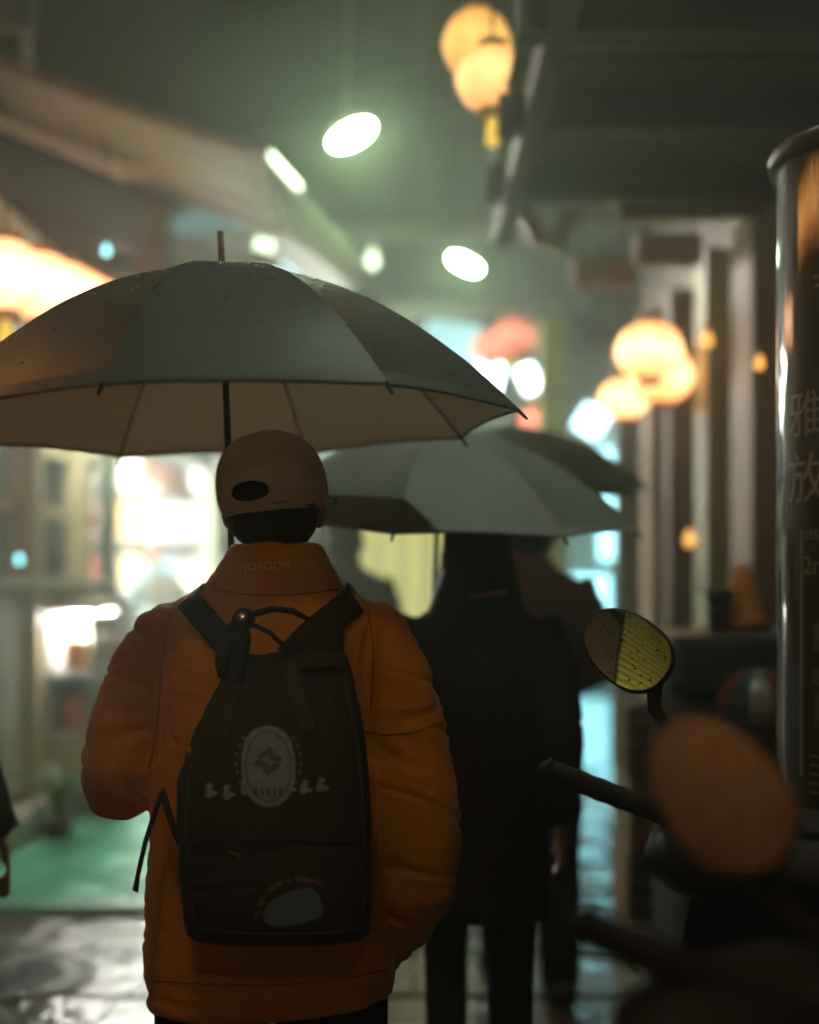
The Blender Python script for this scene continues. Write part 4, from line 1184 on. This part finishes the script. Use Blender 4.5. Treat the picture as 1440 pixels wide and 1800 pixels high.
def seam_line(path, cast, name, m, parent, r=.0016, off=.0006):
    pts = []
    for i in range(len(path) - 1):
        (x0, y0), (x1, y1) = path[i], path[i + 1]; n = max(2, int(math.hypot(x1 - x0, y1 - y0) / 9))
        pts += [(x0 + (x1 - x0) * k / n, y0 + (y1 - y0) * k / n) for k in range(n)]
    hs = [h for h in (cast(x, y_, off) for x, y_ in pts + [path[-1]]) if h is not None]
    if len(hs) > 3:
        return MB().tube(hs, r, 6).build(name, m, parent, True, True)


seam_m = mat('jacket_seam', (.3, .11, .012), .7)
seam_line([(302, 1078), (290, 1120), (284, 1180), (280, 1240), (272, 1310), (262, 1350)], cast_j, 'seam', seam_m, jacket)
seam_line([(648, 1078), (656, 1130), (655, 1190), (652, 1250)], cast_j, 'seam', seam_m, jacket)
seam_line([(376, 1036), (420, 1044), (480, 1047), (540, 1044), (594, 1036)], cast_j, 'seam', seam_m, jacket)
seam_line([(270, 1722), (360, 1730), (480, 1732), (600, 1722), (680, 1704)], cast_j, 'seam', seam_m, jacket)
seam_line([(640, 1285), (680, 1292), (730, 1286), (775, 1270)], cast_j, 'seam', seam_m, jacket)
#@@PACK
# ------------------------------------------------------------------ backpack
pk_m = mat('backpack_cloth', (.030, .024, .019), .75, 0, .22, 6, .3, 160)
web_m = mat('webbing', (.022, .018, .016), .7, 0, .25, 20, .4, 220)
pack = thing('backpack', 'black roll top backpack with pale printed badge worn over the orange jacket', 'backpack', J(484, 1655, -.2))
DP = 1.985
prow = [(1150, 398, 606, .022), (1166, 392, 612, .03), (1185, 388, 617, .042), (1215, 376, 624, .055), (1255, 354, 632, .065), (1300, 336, 640, .072), (1370, 314, 650, .078), (1450, 314, 654, .082), (1540, 320, 656, .085), (1610, 327, 655, .082), (1640, 331, 652, .072), (1655, 342, 640, .055)]
mb = MB()
mb.loft([sring(P((l + r) / 2, py, DP) + Vector((0, .085 - hd, 0)), (r - l) / 2 / F * DP, hd, 44, 3.2) for py, l, r, hd in prow])
pme = remesh(mb, .006, 4)


def pfold(co, n_):
    px, py = 720 + co.x / DP * F, 1020 - (co.z - CAM_Z) / DP * F
    d = .0035 * noise.noise(Vector((co.x * 10, co.y * 10, co.z * 9))) + .0012 * noise.noise(Vector((co.x * 40, co.y * 40, co.z * 40)))
    c = abs(noise.noise(Vector((co.x * 9 + 5, co.y * 5, co.z * 4))))
    if py < 1290: d -= .006 * max(0, 1 - c / .1) * min(1, (1290 - py) / 60)
    d -= .004 * math.exp(-((py - 1478 - 10 * math.sin(px * .02)) / 5.0) ** 2)          # pocket top
    d -= .004 * math.exp(-((py - 1540 + (px - 420) * .12) / 4.0) ** 2) * (1 if px < 470 else 0)
    return d


displace(pme, pfold)
link_mesh('main_bag', pme, pk_m, pack, True, True)
pw = [v.co + pack.location for v in pme.vertices]
bvh_p = BVHTree.FromPolygons(pw, [tuple(p.vertices) for p in pme.polygons])
cast_p = caster(bvh_p)
both_v = [v.co.copy() for v in jme.vertices]
bvh_b = BVHTree.FromPolygons(both_v + pw, [tuple(p.vertices) for p in jme.polygons] + [tuple(i + len(both_v) for i in p.vertices) for p in pme.polygons])
cast_b = caster(bvh_b)


def ribbon(path, wpx, cast, name, m, off=.004, thick=.006, extra=None):
    rings = []
    pts = []
    for i in range(len(path) - 1):
        (x0, y0), (x1, y1) = path[i], path[i + 1]
        n = max(2, int(math.hypot(x1 - x0, y1 - y0) / 8))
        pts += [(x0 + (x1 - x0) * k / n, y0 + (y1 - y0) * k / n) for k in range(n)]
    pts.append(path[-1]); D_last = None
    for i, (x, y_) in enumerate(pts):
        xa, ya = pts[max(0, i - 1)]; xb, yb = pts[min(len(pts) - 1, i + 1)]
        tx, ty = xb - xa, yb - ya; L = math.hypot(tx, ty) or 1; nx, ny = -ty / L * wpx / 2, tx / L * wpx / 2
        hs = [cast(x + nx * k, y_ + ny * k, 0) for k in (1, .5, 0, -.5, -1)]
        good = [h for h in hs if h is not None]
        Dm = sum(h.y for h in good) / len(good) if good else D_last
        if Dm is None: continue
        hs = [(h if h is not None else P(x + nx * k, y_ + ny * k, Dm)) for h, k in zip(hs, (1, .5, 0, -.5, -1))]
        D_last = Dm
        tow = (Vector((0, 0, CAM_Z)) - hs[2]).normalized()
        rings.append([h + tow * (off + thick) for h in hs] + [h + tow * off for h in hs[::-1]])
    if extra:
        for e in extra: rings = [[p + Vector(e) for p in rings[0]]] + rings
    mb = MB().loft(rings)
    return mb.build(name, m, pack, True, True)


ribbon([(330, 1052), (352, 1080), (385, 1118), (420, 1160)], 46, cast_j, 'shoulder_strap', web_m, .003, .008, [(.0, .05, .012), (0, .11, .0)])
ribbon([(622, 1056), (590, 1082), (548, 1115), (505, 1160)], 52, cast_j, 'shoulder_strap', web_m, .003, .008, [(.0, .05, .012), (0, .11, .0)])
tow = lambda px, py, D: P(px, py, D)
MB().tube([tow(425, 1098, 2.03), tow(445, 1080, 2.02), tow(480, 1070, 2.015), tow(515, 1074, 2.02), tow(548, 1092, 2.04)], [.006, .009, .0095, .009, .006], 10, flat=.6).build('grab_handle', web_m, pack, True, True)
MB().tube([tow(432, 1098, 2.01), tow(452, 1101, 2.0), tow(475, 1112, 2.0), tow(495, 1132, 2.0), tow(505, 1158, 2.0)], .0042, 8).build('drawcord', web_m, pack, True, True)
MB().tube([tow(427, 1090, 2.0), tow(408, 1108, 2.0), tow(394, 1130, 1.99), tow(390, 1165, 1.99), tow(392, 1190, 1.985)], [.011, .013, .014, .012, .008], 10).build('side_tab', web_m, pack, True, True)
MB().tube([tow(425, 1094, 1.995), tow(424, 1125, 1.99), tow(420, 1160, 1.985), tow(416, 1200, 1.975)], [.012, .016, .014, .01], 10, flat=.6).build('side_tab', web_m, pack, True, True)
ribbon([(565, 1098), (566, 1135), (568, 1175)], 76, cast_b, 'top_flap', pk_m, .006, .012)
ribbon([(410, 1165), (402, 1215), (385, 1300)], 34, cast_p, 'front_strap', mat('webbing_brown', (.04, .03, .024), .7), .001, .004)
ribbon([(505, 1160), (522, 1215), (545, 1290)], 30, cast_p, 'front_strap', MATS['webbing_brown'], .001, .004)
sn = MB().lathe([(.002, .011), (.006, .010), (.0095, .006), (.0105, 0), (.0105, -.006), (.004, -.008)][::-1], tow(427, 1088, 1.985), 18, (0, -1, .15)).build('snap_button', mat('silver', (.65, .65, .6), .2, 1.0), pack, True, True)
MB().lathe([(.018, -.009), (.019, -.006), (.018, -.003)], tow(427, 1088, 1.987), 18, (0, -1, .15)).build('snap_collar', web_m, pack, True, True)
pipe_m = mat('piping', (.05, .042, .036), .6)
seam_line([(398, 1195), (372, 1240), (348, 1300), (330, 1370), (328, 1450), (333, 1540), (340, 1620)], cast_p, 'piping', pipe_m, pack, .0024)
seam_line([(604, 1195), (618, 1250), (628, 1310), (636, 1380), (640, 1460), (641, 1540), (637, 1620)], cast_p, 'piping', pipe_m, pack, .0024)
seam_line([(335, 1482), (400, 1476), (480, 1474), (560, 1478), (640, 1484)], cast_p, 'zip_line', pk_m, pack, .0018)
seam_line([(345, 1632), (420, 1640), (500, 1642), (580, 1640), (632, 1630)], cast_p, 'piping', pipe_m, pack, .0022)
# side adjuster webbing
MB().tube([tow(318, 1485, 2.02), tow(300, 1440, 2.04), tow(286, 1392, 2.06)], .0075, 8, flat=.3).build('lower_strap', web_m, pack, True, True)
MB().tube([tow(288, 1385, 2.06), tow(272, 1430, 2.05), tow(256, 1480, 2.03), tow(243, 1535, 2.02), tow(238, 1566, 2.02)], [.008, .0085, .008, .0075, .0095], 8, flat=.3).build('loose_strap', web_m, pack, True, True)
MB().tube([tow(333, 1316, 1.955), tow(337, 1334, 1.953)], .0026, 8, round_ends=True).build('zip_pull', mat('brass', (.55, .4, .12), .35, .8), pack, True, True)
MB().tube([tow(402, 1498, 1.895), tow(412, 1500, 1.893), tow(420, 1505, 1.893)], .0022, 8, round_ends=True).build('zip_pull', mat('brass_dull', (.2, .15, .08), .4, .5), pack, True, True)
# print: plain oval badge, leaf dots round it, small bunny marks, arched text, half oval patch
pale = mat('pale_print', (.26, .31, .36), .7, 0, .22, 60)
dusk = mat('dusky_print', (.17, .14, .13), .7)


def poly_mesh(pts):
    me = bpy.data.meshes.new('p'); bm = bmesh.new()
    vs = [bm.verts.new((x, y_, 0)) for x, y_ in pts]; f = bm.faces.new(vs)
    bmesh.ops.triangulate(bm, faces=[f]); 
    for _ in range(2):
        bmesh.ops.subdivide_edges(bm, edges=[e for e in bm.edges if e.calc_length() > 9], cuts=1)
        bmesh.ops.triangulate(bm, faces=bm.faces)
    bm.to_mesh(me); bm.free(); return me


ov = [(47 * math.copysign(abs(math.cos(a)) ** .85, math.cos(a)), 71 * math.copysign(abs(math.sin(a)) ** .8, math.sin(a))) for a in [2 * PI * i / 48 for i in range(48)]]
project(poly_mesh(ov), 472, 1347, 1, R(-2), cast_p, 'badge_print', pale, pack)
greyp = mat('grey_print', (.1, .12, .14), .7, 0, .3, 60)
ring = [((39 + d) * math.cos(a), (60 + d) * math.sin(a)) for d in (0, 2.6) for a in [2 * PI * i / 40 for i in range(40)]]
me = bpy.data.meshes.new('ring'); me.from_pydata([(x, y_, 0) for x, y_ in ring], [], [(i, (i + 1) % 40, 40 + (i + 1) % 40, 40 + i) for i in range(40)])
project(me, 472, 1347, 1, R(-2), cast_p, 'badge_ring_print', greyp, pack, .0028)
for k in range(6):      # plain six petal flower in place of the picture
    a = 2 * PI * k / 6 + .3
    me = poly_mesh([(11 * math.cos(b), 6 * math.sin(b)) for b in [2 * PI * i / 10 for i in range(10)]])
    project(me, 472 + 15 * math.cos(a), 1338 - 15 * math.sin(a), 1, a, cast_p, 'petal_print', greyp, pack, .0028)
for k in range(5):      # ribbon strokes below it
    project(poly_mesh([(-3, -7), (3, -7), (3, 7), (-3, 7)]), 450 + k * 11, 1392, 1, .1 * (k - 2), cast_p, 'stroke_print', greyp, pack, .0028)
for a in [R(140 + i * 14) for i in range(6)] + [R(40 - i * 14) for i in range(6)]:
    me = poly_mesh([(5 * math.cos(b) * 1.0, 3.2 * math.sin(b)) for b in [2 * PI * i / 8 for i in range(8)]])
    project(me, 472 + 57 * math.cos(a), 1340 - 66 * math.sin(a), 1, a + PI / 2, cast_p, 'leaf_print', dusk, pack)
bunny = [(-9, -11), (-4, -14), (2, -13), (4, -9), (13, -7), (15, -2), (6, 0), (2, 3), (5, 12), (3, 14), (-1, 6), (-3, 5), (-5, 14), (-8, 13), (-8, 3), (-10, -3)]
for px, py, a in ((370, 1390, 0), (401, 1393, 0), (432, 1385, 0), (510, 1383, .1), (537, 1384, .15), (566, 1380, .2)):
    project(poly_mesh([(x * .92, y_ * .92) for x, y_ in bunny]), px, py, 1, a, cast_p, 'bunny_print', pale, pack, .0025)
half = [(-52, -5), (-46, 10), (-32, 22), (-8, 33), (18, 40), (32, 41), (44, 28), (52, 6), (52, -6), (44, -14), (20, -20), (-14, -27), (-42, -26), (-51, -18)]
project(poly_mesh(half), 516, 1601, 1, 0, cast_p, 'patch_print', mat('slate_print', (.13, .19, .26), .7), pack)
txt = 'IS THE ORDER A RABBIT?'
for i, ch in enumerate(txt):
    if ch == ' ': continue
    a = R(172 - (172 - 62) * i / (len(txt) - 1))
    x, y_ = 527 + 78 * math.cos(a), 1622 - 76 * math.sin(a)
    project(text_mesh(ch, 1.0), x, y_, 14, a - PI / 2, cast_p, 'arched_lettering', mat('orange_print', (.38, .24, .14), .7), pack)

#@@SCOOTER
# ------------------------------------------------------------------ scooters parked on the right
sc_paint = mat('scooter_black', (.010, .009, .008), .5, 0, .2, 8, spec=.3)
sc_plastic = mat('scooter_plastic', (.018, .016, .014), .75, 0, .25, 30, .2, 100, spec=.2)
rubber = mat('rubber', (.012, .011, .010), .85, 0, .2, 40, .3, 200)
chrome = mat('chrome', (.5, .5, .5), .2, 1.0)
mirror_m = mat('mirror_glass', (.82, .82, .78), .02, 1.0, 0)
drop_m = MATS['water']
red_lens = mat('red_lens', (.18, .03, .015), .25, coat=.5)


def scooter(label, loc, rotz, steer, mdz=0.0, roll=0.0, seed=1, mirror_yaw=0.0, mirror_pitch=0.0, muff=False):
    t = thing('motor_scooter', label, 'scooter', loc, 'scooters parked along the right', rotz)
    S = Matrix.Rotation(steer, 3, 'Z')
    ax = lambda x, y_, z: S @ Vector((x, y_, 0)) + Vector((0, 0, z))
    # wheels
    fw = ax(.27, 0, .21); fax = S @ Vector((0, 1, 0))
    w = MB().lathe([(.15, -.045), (.19, -.045), (.21, -.025), (.215, 0), (.21, .025), (.19, .045), (.15, .045), (.14, 0)], fw, 28, fax).build('wheel', rubber, t, True)
    MB().lathe([(.02, -.05), (.05, -.05), (.06, -.02), (.145, -.02), (.15, .02), (.06, .02), (.05, .05), (.02, .05)], fw, 24, fax).build('rim', chrome, w, True)
    w = MB().lathe([(.15, -.05), (.19, -.05), (.21, -.03), (.215, 0), (.21, .03), (.19, .05), (.15, .05), (.14, 0)], (-1.0, 0, .215), 28, (0, 1, 0)).build('wheel', rubber, t, True)
    MB().lathe([(.02, -.06), (.05, -.06), (.06, -.02), (.145, -.02), (.15, .02), (.06, .02), (.05, .06), (.02, .06)], (-1.0, 0, .215), 24, (0, 1, 0)).build('rim', chrome, w, True)
    MB().tube([fw + fax * .07, ax(.16, .06, .5), ax(.08, .03, .72)], .016, 8).build('fork', chrome, t, True)
    MB().tube([fw - fax * .07, ax(.16, -.06, .5), ax(.08, -.03, .72)], .016, 8).build('fork', chrome, t, True)
    MB().loft([[fw + S @ Vector((rr * math.cos(a), y_, rr * math.sin(a))) for rr, y_ in ((.235, -.055), (.25, -.03), (.25, .03), (.235, .055), (.228, .03), (.228, -.03))] for a in [R(20 + 14 * i) for i in range(10)]]).build('mudguard', sc_paint, t, True)
    # leg shield and floor
    sh = []
    for z, hw, x, th in ((.27, .17, -.06, .05), (.4, .2, .0, .08), (.6, .215, .05, .1), (.78, .19, .06, .1), (.9, .14, .045, .08), (.95, .08, .03, .06)):
        sh.append([Vector((x + th * .5 * math.cos(a) - .12 * (math.sin(a) ** 2), hw * math.sin(a), z)) for a in [2 * PI * i / 20 for i in range(20)]])
    MB().loft(sh).build('leg_shield', sc_paint, t, True)
    MB().box((-.3, 0, .27), (.5, .32, .06)).build('floor_board', sc_plastic, t, bevel=.012)
    bd = []
    for x, z0, z1, hw in ((-.5, .25, .6, .13), (-.6, .25, .7, .15), (-.85, .3, .72, .16), (-1.1, .42, .74, .15), (-1.32, .56, .76, .1), (-1.4, .64, .75, .06)):
        bd.append([Vector((x, hw * math.cos(a), (z0 + z1) / 2 + (z1 - z0) / 2 * math.sin(a))) for a in [2 * PI * i / 18 for i in range(18)]])
    MB().loft(bd).build('rear_body', sc_paint, t, True)
    st_ = []
    for x, z0, z1, hw in ((-.5, .68, .74, .09), (-.6, .68, .77, .12), (-.85, .69, .77, .14), (-1.0, .7, .8, .14), (-1.25, .72, .82, .12), (-1.34, .74, .8, .08)):
        st_.append([Vector((x, hw * math.cos(a), (z0 + z1) / 2 + (z1 - z0) / 2 * math.sin(a))) for a in [2 * PI * i / 18 for i in range(18)]])
    MB().loft(st_).build('seat', rubber, t, True)
    MB().box((-1.42, 0, .68), (.03, .14, .05)).build('tail_light', red_lens, t, bevel=.008)
    MB().tube([(-.7, -.13, .2), (-1.0, -.17, .24), (-1.35, -.17, .32)], [.03, .05, .055], 14, round_ends=True).build('exhaust', chrome, t, True)
    MB().tube([(-.55, .1, .24), (-.62, .16, .02)], .012, 8).build('side_stand', chrome, t)
    # steering head
    cw = []
    for x, hw, z0, z1 in ((-.13, .12, .93, 1.0), (-.08, .2, .91, 1.04), (.0, .22, .89, 1.06), (.09, .17, .88, 1.03), (.15, .09, .9, .99)):
        cw.append([ax(x, hw * math.cos(a), (z0 + z1) / 2 + (z1 - z0) / 2 * math.sin(a)) for a in [2 * PI * i / 20 for i in range(20)]])
    MB().loft(cw).build('handlebar_cover', sc_paint, t, True)
    MB().lathe([(.02, -.02), (.065, -.015), (.07, .01), (.05, .03), (.02, .035)], ax(.15, 0, .94), 20, S @ Vector((1, 0, 0))).build('headlight', mat('lamp_glass', (.4, .4, .4), .1, coat=1), t, True)
    MB().box(ax(-.06, 0, 1.035), (.06, .16, .012), S).build('instrument_panel', sc_plastic, t)
    MB().lathe([(.008, 0), (.016, .002), (.016, .006), (.008, .007)], ax(-.125, -.1, .96), 14, S @ Vector((-1, 0, 0))).build('reflector', red_lens, t, True)
    for sy in (1, -1):
        g0, g1 = ax(-.01, sy * .17, 1.03), ax(-.035, sy * .365, 1.095)
        MB().tube([ax(0, sy * .1, 1.01), g0, g0.lerp(g1, .3)], .014, 10).build('handlebar', black_metal, t, True)
        gr = MB().tube([g0.lerp(g1, k / 12) for k in range(13)], [.0185 if k % 2 else .017 for k in range(13)], 14, round_ends=True).build('grip', rubber, t, True)
        MB().lathe([(.008, -.004), (.021, -.004), (.021, .006), (.008, .008)], g1, 16, (g1 - g0).normalized()).build('grip_end', rubber, gr, True)
        MB().tube([ax(.035, sy * .16, 1.02), ax(.06, sy * .22, 1.02), ax(.05, sy * .32, 1.05), ax(.035, sy * .345, 1.06)], [.007, .008, .007, .008], 8, flat=.6, round_ends=True).build('brake_lever', sc_plastic, t, True)
        MB().box(ax(-.0, sy * .165, 1.035), (.05, .05, .045), S).build('switch_box', sc_plastic, t, bevel=.008)
        if muff:      # padded hand muff over the grip
            mm = MB()
            for k in range(1):
                mm.tube([ax(.06, sy * .08, .98), ax(.05, sy * .2, .98), ax(.0, sy * .26, .99), ax(-.04, sy * .29, .98), ax(-.07, sy * .3, .96)], [.085, .095, .085, .07, .05], 18, round_ends=True)
                mm.tube([ax(.03, sy * .16, .95), ax(.0, sy * .24, .84), ax(-.04, sy * .27, .78)], [.1, .09, .06], 16, round_ends=True)
            mme = remesh(mm, .01, 4); displace(mme, fold(.006)); link_mesh('hand_muff', mme, rubber, t, True)
        # mirror on a stalk
        mc = ax(.064, sy * .266, 1.288 + mdz)
        nl = Vector((-math.cos(mirror_pitch), -sy * mirror_yaw, math.sin(mirror_pitch))).normalized(); nrm = (S @ nl).normalized()
        rgt = nrm.cross(Vector((0, 0, 1))).normalized() * -1; up = nrm.cross(rgt) * -1
        if up.z < 0: up = -up
        b0 = mc + (rgt * .045 * sy * 1.0 - up * .055) - nrm * .02
        MB().tube([ax(.02, sy * .15, 1.04), ax(.03, sy * .155, 1.12 + mdz * .5), b0 - up * .04 - nrm * .01, b0, mc - nrm * .02], [.010, .010, .0115, .015, .02], 12).build('mirror_stalk', sc_plastic, t, True)
        c_, s_ = math.cos(roll * sy), math.sin(roll * sy)

        def outl(a, k=1.0):
            x, y_ = .079 * math.copysign(abs(math.cos(a)) ** .88, math.cos(a)), .056 * math.copysign(abs(math.sin(a)) ** .9, math.sin(a))
            y_ *= 1 + .10 * x / .079
            x, y_ = x * k, y_ * k
            return mc + rgt * (x * c_ - y_ * s_) + up * (x * s_ + y_ * c_)
        NA_ = 40; aa = [2 * PI * i / NA_ for i in range(NA_)]
        hs = MB().loft([[outl(a, 1.0) + nrm * .001 for a in aa], [outl(a, 1.055) - nrm * .003 for a in aa], [outl(a, 1.05) - nrm * .012 for a in aa], [outl(a, .8) - nrm * .028 for a in aa], [outl(a, .35) - nrm * .036 for a in aa]])
        hs = hs.build('mirror_housing', sc_plastic, t, True)
        vs, fs = [], []
        for i in range(9):
            for a in aa:
                k = .985 * max(i / 8, .01); p = outl(a, k); d2 = (p - mc).length_squared
                vs.append(p + nrm * (.0045 - d2 / (2 * .95)))
        for i in range(8):
            for j in range(NA_): fs.append((i * NA_ + j, i * NA_ + (j + 1) % NA_, (i + 1) * NA_ + (j + 1) % NA_, (i + 1) * NA_ + j))
        MB().add(vs, fs).build('mirror_glass', mirror_m, hs, True)
        if muff: continue
        rg = random.Random(seed + sy); mb = MB()
        for k in range(100):
            a, rr = rg.random() * 2 * PI, math.sqrt(rg.random()) * .95
            p = outl(a, rr); p = p + nrm * (.0046 - (p - mc).length_squared / 1.9); r = .0007 + .0017 * rg.random() ** 2
            mb.loft([[p + (rgt * math.cos(b) + up * math.sin(b)) * r * q_ + nrm * r * h_ for b in [2 * PI * x / 6 for x in range(6)]] for q_, h_ in ((1, 0), (.8, .35), (.3, .55))])
        mb.build('mirror_drops', mat('clear_water', (.9, .9, .9), .03, transm=1.0, ior=1.33, var=0), hs, True, kind='stuff')
    return t


sc1 = scooter('black scooter whose sharp mirror with green ribbed reflection faces the viewer', (.57, 1.88, 0), R(25), R(40), 0, R(-36), 1, .038, R(13.5))
scooter('nearest black scooter with large blurred orange mirror at the right', (.5, .98, 0), R(25), R(40), -.085, R(-52), 5, .27, R(5), True)

# lit corrugated fascia behind the viewer, seen in the scooter mirror
yel = mat('yellow_metal', (.55, .55, .1), .5, 0, .15, 3)
fa = thing('corrugated_fascia', 'yellow green corrugated fascia reflected in the sharp scooter mirror', 'fascia', (-2.1, -1.3, 2))
for k in range(15):
    MB().box((-2.05, -2.3, 2.02 + k * .13), (.05, 2.6, .085), Matrix.Rotation(.12, 3, 'Y')).build('slat', yel, fa, world=True)
MB().box((-2.1, -2.3, 2.95), (.03, 2.6, 2.0)).build('backing', rubber, fa, world=True)
MB().box((-2.12, .1, 2.72), (.08, 2.1, 1.5)).build('upper_wall', mat('umber_timber', (.1, .06, .035), .6, 0, .3, 2), fa, world=True)
MB().box((-2.12, -1.2, 1.0), (.1, 4.8, 1.9)).build('lower_wall', mat('orange_timber', (.42, .17, .06), .6, 0, .25, 2), fa, world=True)
bh = thing('timber_house', 'orange timber house front behind the viewer, seen in the blurred mirror', 'house', (0, -4.6, 0))
ot = mat('orange_timber', (.42, .17, .06), .6, 0, .25, 2)
for k in range(14):
    MB().box((-2.2 + k * .3, -4.65, 1.6), (.29, .08, 3.2)).build('wall_plank', ot, bh, world=True)
MB().box((-.25, -4.68, 3.3), (4.6, .3, .14)).build('eave', dark_wood, bh, world=True)
tl = thing('tube_lamp', 'long tube lamp hung before the yellow corrugated fascia behind the viewer', 'lamp', (-1.5, -1.7, 1.6))
MB().tube([(-1.5, -2.8, 1.63), (-1.5, -.6, 1.63)], .02, 8).build('tube', mat('fascia_tube', (1, 1, 1), .5, emit=(1.0, .84, .5), estr=12.0), tl, True, True)
MB().box((-1.5, -1.7, 1.59), (.09, 2.3, .03)).build('tray', lamp_body, tl, world=True)
MB().bar((-1.5, -1.7, 1.57), (-2.08, -1.7, 1.5), .03, .03).build('arm', steel_m, tl, world=True)

for m in bpy.data.materials:      # faint glows need no light sampling of their own
    if m.name in ('lantern_gold', 'lantern_tassel', 'far_pane', 'teal_sign', 'amber_print', 'dim_cyan', 'bulb_green', 'bulb_cyan', 'bulb_orange', 'blue_sign', 'lantern_paper_red'):
        m.cycles.emission_sampling = 'NONE'
#@@HAZE
# ------------------------------------------------------------------ haze volume added for the glow round the lamps
hz = MB().box((0, 6.5, 2.2), (14.5, 23.5, 6.6)).build('haze', None, None, kind='stuff')
hm_ = bpy.data.materials.new('glow_haze'); hm_.use_nodes = True
n_ = hm_.node_tree.nodes; n_.remove(n_['Principled BSDF'])
pv = n_.new('ShaderNodeVolumePrincipled'); pv.inputs['Color'].default_value = (.82, .88, .78, 1); pv.inputs['Density'].default_value = .03
pv.inputs['Anisotropy'].default_value = .84
hm_.node_tree.links.new(pv.outputs[0], n_['Material Output'].inputs['Volume'])
hz.data.materials.append(hm_)
